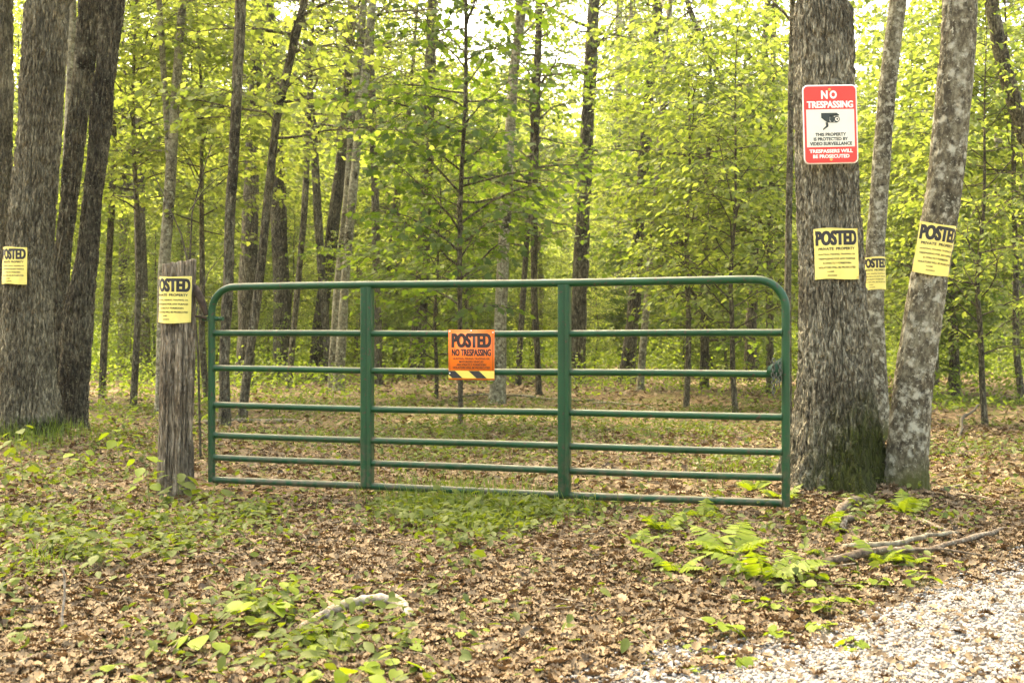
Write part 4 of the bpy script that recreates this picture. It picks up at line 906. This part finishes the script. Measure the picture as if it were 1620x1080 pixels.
BL = [
 (545, 1080, 6, .10, .095, OVALB_ME, 'lime broad leaved plant at the very bottom left of centre'),
 (632, 1058, 4, .08, .08, HEART_ME, 'lime seedling right of the pale log end, two leaf tiers'),
 (640, 1025, 3, .05, .07, HEART_ME, 'small lime seedling just above the two tiered one'),
 (415, 985, 9, .12, .085, HEART_ME, 'leafy lime clump at the left tip of the pale log'),
 (445, 945, 6, .11, .08, OVALB_ME, 'leafy clump behind the left tip of the pale log'),
 (525, 1005, 8, .08, .10, OVALB_ME, 'broad leaved clump in front of the pale log'),
 (460, 1030, 6, .06, .09, OVALB_ME, 'low spread plant below the leafy lime clump'),
 (550, 950, 4, .05, .08, OVALB_ME, 'low plant behind the middle of the pale log'),
 (320, 1010, 5, .06, .11, OVALB_ME, 'flat rosette of broad leaves at lower left'),
 (285, 985, 5, .05, .10, OVAL_ME, 'dark rosette of long leaves at lower left'),
 (165, 1075, 3, .05, .075, OVALB_ME, 'lime leaf pair at the bottom beside the pale stick'),
 (10, 1000, 6, .08, .08, OVAL_ME, 'green clump at the lower left corner edge'),
 (125, 905, 12, .16, .085, OVAL_ME, 'dense green clump around the upright pale stick'),
 (95, 890, 9, .12, .085, OVAL_ME, 'green clump left of the upright pale stick'),
 (165, 915, 8, .12, .08, OVAL_ME, 'green clump right of the upright pale stick'),
 (70, 845, 7, .10, .08, MAPLE_ME, 'spreading plant above the clumps round the pale stick'),
 (20, 830, 8, .12, .08, OVAL_ME, 'plant on the left edge below the oak'),
 (250, 840, 8, .12, .085, MAPLE_ME, 'spreading plant between the post foot and the pale stick'),
 (205, 830, 6, .10, .08, OVAL_ME, 'low plant left of the post foot on bare litter'),
 (330, 830, 8, .10, .085, OVAL_ME, 'plant right of the post foot in front of the gate'),
 (380, 820, 8, .10, .08, MAPLE_ME, 'plant beneath the bottom rail near the hinge'),
 (420, 818, 6, .09, .07, MAPLE_ME, 'shaded plant further right beneath the left gate panel'),
 (270, 895, 6, .08, .08, OVAL_ME, 'low pale plant on the litter below the post'),
 (300, 880, 5, .08, .08, OVAL_ME, 'narrow pale plant on the litter right below the post'),
 (215, 985, 3, .03, .06, OVAL_ME, 'tiny plant on bare litter at lower left'),
 (735, 905, 6, .09, .085, MAPLE_ME, 'plant at the lower tip of the grassy patch'),
 (660, 840, 7, .12, .08, MAPLE_ME, 'plant at the left end of the grassy patch below the gate'),
 (700, 870, 7, .10, .08, OVAL_ME, 'plant in front of the grassy patch below the gate'),
 (820, 850, 8, .12, .075, OVAL_ME, 'plant at the right end of the grassy patch below the gate'),
 (770, 865, 7, .10, .075, MAPLE_ME, 'plant in the middle front of the grassy patch'),
 (730, 1000, 4, .05, .06, OVALB_ME, 'small plant alone on litter right of the pale log'),
 (755, 995, 3, .04, .05, OVALB_ME, 'tiny plant just right of the lone one on litter'),
]
for px, py, n, h_, lf, me, lb in BL: seedling(px, py, n, h_, lf, me, lb, spread=1.5)
TALLP = [
 (705, 815, 8, .20, .085, MAPLE_ME, 'taller leafy weed at the left of the grassy patch under the gate'),
 (765, 822, 8, .18, .08, OVAL_ME, 'taller leafy weed in the middle of the grassy patch under the gate'),
 (835, 826, 8, .16, .08, OVAL_ME, 'taller leafy weed at the right of the grassy patch under the gate'),
 (38, 800, 12, .46, .115, OVAL_ME, 'knee high leafy sapling in front of the wide oak'),
 (8, 790, 9, .36, .105, OVAL_ME, 'knee high leafy sapling cut by the left photo edge'),
 (238, 800, 8, .34, .115, OVALB_ME, 'leafy sapling with round leaves just left of the post'),
 (285, 800, 9, .22, .115, OVAL_ME, 'leafy spray growing across the foot of the post'),
 (185, 740, 6, .30, .13, OVALB_ME, 'bright round leaved sapling between the oak and the post'),
 (130, 760, 5, .20, .115, OVALB_ME, 'small round leaved sapling in front of the crooked trunk'),
 (330, 800, 6, .14, .105, OVAL_ME, 'leafy spray below the hinge post of the gate'),
]
for px, py, n, h_, lf, me, lb in TALLP: seedling(px, py, n, h_, lf, me, lb, tall=True, spread=1.1)

# ground cover: many tiny plants, grass tufts
rg = np.random.default_rng(21)
PATCH = [(720, 820, .42, 1.3), (800, 828, .42, 1.3), (760, 850, .35, 1.0), (60, 770, .55, .55), (130, 890, .34, .9), (40, 930, .35, .8), (30, 850, .4, .8), (380, 815, .3, .8), (290, 840, .35, .7), (250, 880, .30, .7), (430, 965, .22, 1.4), (520, 1005, .22, 1.2), (330, 1020, .3, .5),
         (480, 1050, .3, .6), (700, 830, .40, 1.3), (780, 820, .45, 1.5), (850, 820, .25, .8), (660, 800, .3, .8), (740, 880, .25, .7), (1050, 880, .22, .4), (1160, 850, .35, .7), (1240, 930, .25, .5), (1400, 830, .4, .4), (1180, 740, .5, .8), (600, 640, 1.6, .8), (700, 690, 1.0, .8), (960, 680, 1.2, .5), (1180, 650, 1.3, .8),
         (1560, 640, 1.6, 1.), (1540, 720, .8, .5), (180, 720, .9, .7), (90, 820, .6, .6), (200, 860, .5, .45), (400, 850, .5, .7), (820, 660, 1.6, .8), (1100, 690, .9, .7), (750, 720, .8, .8), (450, 700, .8, .6), (210, 650, 1.2, 1.), (480, 650, 1.2, .8), (900, 640, 1.6, .4)]
px_, py_, wts = [], [], []
CX_, CY_ = [], []
for (px, py, r_, w_) in PATCH:
    x, y = gp(px, py); n = int(110 * w_ * (r_ / .4) ** 1.35); CX_.append(x + rg.normal(0, r_ * .62, n)); CY_.append(y + rg.normal(0, r_ * .62, n))
n = 2200; yy = np.sqrt(rg.uniform(3.3 ** 2, 14 ** 2, n)); xx = (rg.uniform(-100, 1720, n) - CX) * yy / F; CX_.append(xx); CY_.append(yy)
x = np.concatenate(CX_); y = np.concatenate(CY_); ok = (y > 2.9) & (road_d(x, y) < .05) & (np.hypot(x - 2.02, y - 7.4) > .3) & (np.hypot(x - pb[0], y - pb[1]) > .14); x, y = x[ok], y[ok]
m = rg.integers(2, 6, len(x)); idx = np.repeat(np.arange(len(x)), m); n = len(idx)
lx = x[idx] + rg.normal(0, .035, n); ly = y[idx] + rg.normal(0, .035, n); lz = gz(lx, ly) + rg.uniform(.012, .11, n)
V, T = scatter(OVAL, np.stack([lx, ly, lz], 1), rand_frames(n, rg, .35, .05), rg.uniform(.018, .062, n))
tag(link('ground_cover', mesh_tris('ground_cover', V, T, LEAF_LOW)), 'small green seedlings scattered over the leaf litter', 'ground cover', kind='stuff')
# grass below the gate and at the oak
def blades(px, py, rad, n, hgt):
    x0, y0 = gp(px, py); x = x0 + rg.normal(0, rad * .5, n); y = y0 + rg.normal(0, rad * .35, n); z = gz(x, y); a = rg.uniform(0, 6.28, n); h = hgt * rg.uniform(.5, 1.1, n); b = h * rg.uniform(.1, .7, n); w = .0026
    dx, dy = np.cos(a), np.sin(a)
    V = np.stack([np.stack([x - dy * w, y + dx * w, z], 1), np.stack([x + dy * w, y - dx * w, z], 1), np.stack([x + dx * b * .35 + dy * w * .8, y + dy * b * .35 - dx * w * .8, z + h * .6], 1), np.stack([x + dx * b * .35 - dy * w * .8, y + dy * b * .35 + dx * w * .8, z + h * .6], 1), np.stack([x + dx * b, y + dy * b, z + h], 1)], 1)
    T = np.array([(0, 1, 2), (0, 2, 3), (3, 2, 4)])[None] + (np.arange(n) * 5)[:, None, None]; return V.reshape(-1, 3), T.reshape(-1, 3)
s = MB()
for a in ((720, 800, .5, 300, .20), (800, 812, .55, 330, .18), (690, 790, .3, 160, .22), (760, 840, .5, 200, .14), (860, 815, .35, 140, .13), (60, 722, .5, 200, .22), (20, 715, .4, 140, .24), (120, 712, .4, 120, .14), (960, 800, .3, 60, .08), (700, 740, 1.0, 300, .10), (900, 700, 1.2, 300, .10), (1150, 760, .5, 140, .14), (600, 700, 1.2, 300, .10), (500, 1010, .12, 60, .10), (90, 905, .3, 90, .12)): s.add(*blades(*a))
tag(s.build('grass', leaf_mat('grass_blade', [(.045, .075, .010), (.075, .11, .014), (.10, .135, .02)], [(.10, .17, .012), (.16, .24, .018), (.22, .30, .022)], .35)), 'thin grass blades growing in patches below and behind the gate', 'grass', kind='stuff')

# ------------------------------------------------------------------ leaf litter, stones, sticks
rg = np.random.default_rng(33)
def litter(n, y0, y1, size, tm):
    yy = np.sqrt(rg.uniform(y0 ** 2, y1 ** 2, n)) if y0 > 5 else rg.uniform(y0, y1, n); xx = (rg.uniform(-90, 1710, n) - CX) * yy / F
    d = road_d(xx, yy); ok = rg.uniform(0, 1, n) < np.clip(1 - (d - .02) / .26, .10, 1); xx, yy = xx[ok], yy[ok]; n = len(xx)
    zz = gz(xx, yy) + rg.uniform(.004, .026, n)
    a = rg.uniform(0, 6.28, n); dr = rg.normal(0, .28, n); Dv = np.stack([np.cos(a) * np.cos(dr), np.sin(a) * np.cos(dr), np.sin(dr)], 1)
    Fm = frames(Dv, np.array([0, 0, 1.]) + rg.normal(0, .30, (n, 3))); S = size * (.32 + 1.0 * rg.uniform(0, 1, n) ** 1.3)
    S3 = np.stack([S * rg.uniform(.7, 1.3, n), S, S], 1)
    P = np.stack([xx, yy, zz], 1) - np.einsum('nij,j->ni', Fm, [0, .5, 0]) * S[:, None]
    Vs, Ts, o = [], [], 0
    for k in range(len(tm)):
        q = np.arange(n) % len(tm) == k; v, t_ = scatter(tm[k], P[q], Fm[q], S3[q]); Vs.append(v); Ts.append(t_ + o); o += len(v)
    return np.vstack(Vs), np.vstack(Ts)
s = MB(); s.add(*litter(68000, 3.2, 7.2, .046, LITTER)); s.add(*litter(26000, 7.0, 13, .064, LITTER))
LF2 = [(np.array([(0, 0, .1), (.28, .45, 0), (0, 1, .16), (-.28, .45, .05)], float), np.array([(0, 1, 2), (0, 2, 3)]))]
s.add(*litter(26000, 13, 32, .11, LF2))
tag(s.build('leaf_litter', LITTER_M), 'brown dry fallen leaves covering the forest floor and track', 'leaf litter', kind='stuff')
# little twigs among the leaves
n = 1500; yy = rg.uniform(3.2, 12, n); xx = (rg.uniform(-60, 1680, n) - CX) * yy / F; ok = road_d(xx, yy) < .05; xx, yy = xx[ok], yy[ok]; s = MB()
for x, y in zip(xx, yy):
    a = rg.uniform(0, 6.28); l = rg.uniform(.04, .22) ; d = np.array([math.cos(a), math.sin(a)]); q = np.array([[x, y], [x + d[0] * l * .5 + rg.normal(0, .006), y + d[1] * l * .5 + rg.normal(0, .006)], [x + d[0] * l, y + d[1] * l]])
    r = rg.uniform(.0012, .0034); s.tube(np.column_stack([q, gz(q[:, 0], q[:, 1]) + rg.uniform(.014, .035) + rg.uniform(0, .012, 3)]), [r, r * .8, r * .5], 4, False)
tag(s.build('twig_litter', BROWNWOOD), 'short dry twigs lying among the fallen leaves', 'twigs', kind='stuff')
# stones of the drive
def stone_t(seed):
    r = np.random.default_rng(seed); bm = bmesh.new(); bmesh.ops.create_icosphere(bm, subdivisions=1, radius=.5)
    V = np.array([v.co[:] for v in bm.verts]); T = np.array([[v.index for v in f.verts] for f in bm.faces]); bm.free(); bm2 = V * r.uniform(.72, 1.12, (len(V), 1)) * [1, .8, .6]; return bm2, T
ST = [stone_t(i) for i in range(5)]
n = 40000; yy = rg.uniform(2.9, 6.3, n); xx = (rg.uniform(820, 1720, n) - CX) * yy / F; d = road_d(xx, yy); ok = rg.uniform(0, 1, n) < np.clip(.15 + d / .22, 0, 1) * (d > -.06); xx, yy = xx[ok], yy[ok]
# extra stones strewn past the edge
n2 = 500; y2 = rg.uniform(3.2, 5.2, n2); x2 = (rg.uniform(350, 1500, n2) - CX) * y2 / F; o2 = road_d(x2, y2) > -.55; xx = np.concatenate([xx, x2[o2]]); yy = np.concatenate([yy, y2[o2]]); n = len(xx)
sz = .0055 + .0125 * rg.uniform(0, 1, n) ** 1.8; zz = gz(xx, yy) + .012 + sz * .12 + rg.uniform(0, .006, n)
s = MB()
for k in range(5):
    q = np.arange(n) % 5 == k; s.add(*scatter(ST[k], np.stack([xx, yy, zz], 1)[q], rand_frames(int(q.sum()), rg, .4, 0), sz[q] * 1.25))
tag(s.build('gravel', STONE_M), 'pale crushed stones of the drive at lower right', 'gravel', kind='stuff')

def branch(name, label, cat, pts, r0, r1, mat, rise=.04, twigs=(), group=None, sides=9, sink=.012):
    q = np.array([(*gp(px, py), 0) for px, py in pts]); u = np.linspace(0, 1, 4 * len(q)); v = np.linspace(0, 1, len(q))
    P = np.stack([np.interp(u, v, q[:, c]) for c in range(3)], 1)
    for c in range(2): P[1:-1, c] = (P[:-2, c] + 2 * P[1:-1, c] + P[2:, c]) / 4
    rng = np.random.default_rng(int(pts[0][0]) + int(pts[0][1])); P[:, :2] += rng.normal(0, r0 * .35, (len(P), 2))
    R = np.interp(u, [0, 1], [r0, r1]) * rng.uniform(.80, 1.18, len(u)); P[:, 2] = gz(P[:, 0], P[:, 1]) + R * .55 + .012 + rise * np.sin(u * np.pi) - sink * np.abs(2 * u - 1) ** 3; R = R * (1 - .35 * np.clip((np.abs(2 * u - 1) - .8) / .2, 0, 1))
    b = P[0].copy(); b[2] = float(gz(P[0, 0], P[0, 1])); t = thing(name, label, cat, b, group=group); s = MB(); s.tube(P - b, R, sides); s.build('stem', mat, t, True)
    for (u0, px, py, r) in twigs:
        a = np.array([np.interp(u0, u, P[:, c]) for c in range(3)]); g_ = gp(px, py); e = np.array([*g_, float(gz(*g_)) + .03]); m_ = (a + e) / 2 + [0, 0, .02]
        s = MB(); s.tube(np.array([a, m_, e]) - b, [r, r * .8, r * .5], 6); s.build('side_twig', mat, t, True)
    return t
branch('fallen_log', 'pale bleached piece of log lying on the litter at lower left', 'log', [(455, 992), (500, 976), (545, 962), (590, 955), (628, 958), (650, 972)], .013, .026, PALEWOOD, .020, [(.30, 505, 968, .008)], sides=16)
branch('fallen_branch', 'long grey fallen branch at lower right, curving up at its end', 'branch', [(1285, 905), (1330, 900), (1400, 890), (1480, 882), (1545, 862), (1605, 836)], .024, .010, BROWNWOOD, .045, [(.45, 1560, 885, .008)])
branch('fallen_branch', 'straight pale branch lying above the long grey branch', 'branch', [(1328, 876), (1400, 880), (1470, 866), (1532, 846)], .018, .009, DEADWOOD, .045)
branch('fallen_branch', 'thin branch crossing the litter from the lichen trunk foot', 'branch', [(1440, 828), (1490, 850), (1530, 858)], .013, .007, BROWNWOOD, .02)
branch('surface_root', 'upper of two short roots rising from the mound by the big trunk', 'root', [(1312, 838), (1340, 822), (1370, 806)], .018, .028, BROWNWOOD, .045, sink=.06)
branch('surface_root', 'lower of two short roots rising from the mound by the big trunk', 'root', [(1330, 850), (1338, 842), (1352, 832)], .014, .020, BROWNWOOD, .04, sink=.06)
branch('stick', 'thin brown stick on the litter near the right edge of the photo', 'stick', [(1500, 792), (1560, 798), (1618, 803)], .010, .007, BROWNWOOD, .01)
branch('stick', 'pale short stick lying right of the lichen trunk foot', 'stick', [(1490, 778), (1515, 772), (1545, 776)], .012, .009, DEADWOOD, .01)
branch('fallen_branch', 'dark bent branch propped on the floor at far right', 'branch', [(1518, 700), (1522, 680), (1545, 660), (1580, 634)], .022, .010, TWIG_M, .12)
branch('fallen_branch', 'pale stick lying across the track far behind the middle gate panel', 'branch', [(715, 632), (800, 630), (900, 634), (960, 632)], .020, .015, DEADWOOD, .02)
branch('fallen_branch', 'pale stick lying behind the right gate panel on the track', 'branch', [(930, 636), (985, 638), (1045, 644)], .022, .015, DEADWOOD, .02)
branch('fallen_branch', 'grey log lying behind the left gate panel', 'branch', [(306, 674), (350, 668), (420, 664), (490, 662)], .035, .022, DEADWOOD, .01)
branch('fallen_branch', 'thin branch behind the hinge end of the gate', 'branch', [(305, 685), (340, 700), (375, 716)], .014, .008, BROWNWOOD, .02)
branch('stick', 'pale curved twig running over the litter at lower left', 'stick', [(102, 1000), (140, 1018), (170, 1048), (195, 1075)], .006, .004, DEADWOOD, .005)
branch('stick', 'thin pale twig lying slantwise below the post', 'stick', [(218, 905), (200, 940), (165, 975)], .004, .003, DEADWOOD, .005)
branch('stick', 'thin bleached twig lying level left below the post', 'stick', [(85, 842), (120, 841), (162, 840)], .005, .004, PALEWOOD, .005)
branch('stick', 'dark stick on the litter at lower left corner', 'stick', [(50, 1004), (80, 1006), (106, 1010)], .010, .007, BROWNWOOD, .005)
branch('stick', 'brown stick at the bottom left of the photo', 'stick', [(10, 1062), (60, 1045), (95, 1042)], .007, .009, BROWNWOOD, .005)
branch('stick', 'thin brown twig lying on the litter left of the centre', 'stick', [(660, 915), (700, 893), (735, 870)], .004, .003, BROWNWOOD, .01)
# leaning pale stick planted among the green clumps
x, y, z = lvl(100, 1000); t = thing('stick', 'upright pale bleached twig standing among green clumps at lower left', 'stick', (x, y, z)); q = np.array([(0, 0, -.01), (-.02, .04, .06), (-.018, .06, .13), (-.016, .05, .21), (-.022, .04, .235)]); s = MB(); s.tube(q, [.0055, .005, .0045, .004, .003], 7); s.build('stem', PALEWOOD, t, True)

# ------------------------------------------------------------------ thin misty volume added to pale and brighten the distant woods
hm = bpy.data.materials.new('added_haze_volume'); hm.use_nodes = True; hn = hm.node_tree; hn.nodes.clear()
ho = hn.nodes.new('ShaderNodeOutputMaterial'); hv = hn.nodes.new('ShaderNodeVolumePrincipled'); hv.inputs['Color'].default_value = (.93, .95, .88, 1); hv.inputs['Density'].default_value = .00035
hn.links.new(hv.outputs[0], ho.inputs['Volume'])
s = MB(); s.box((0, 375, 15.0), (1060, 960, 36.0)); tag(s.build('added_haze', hm), kind='stuff')
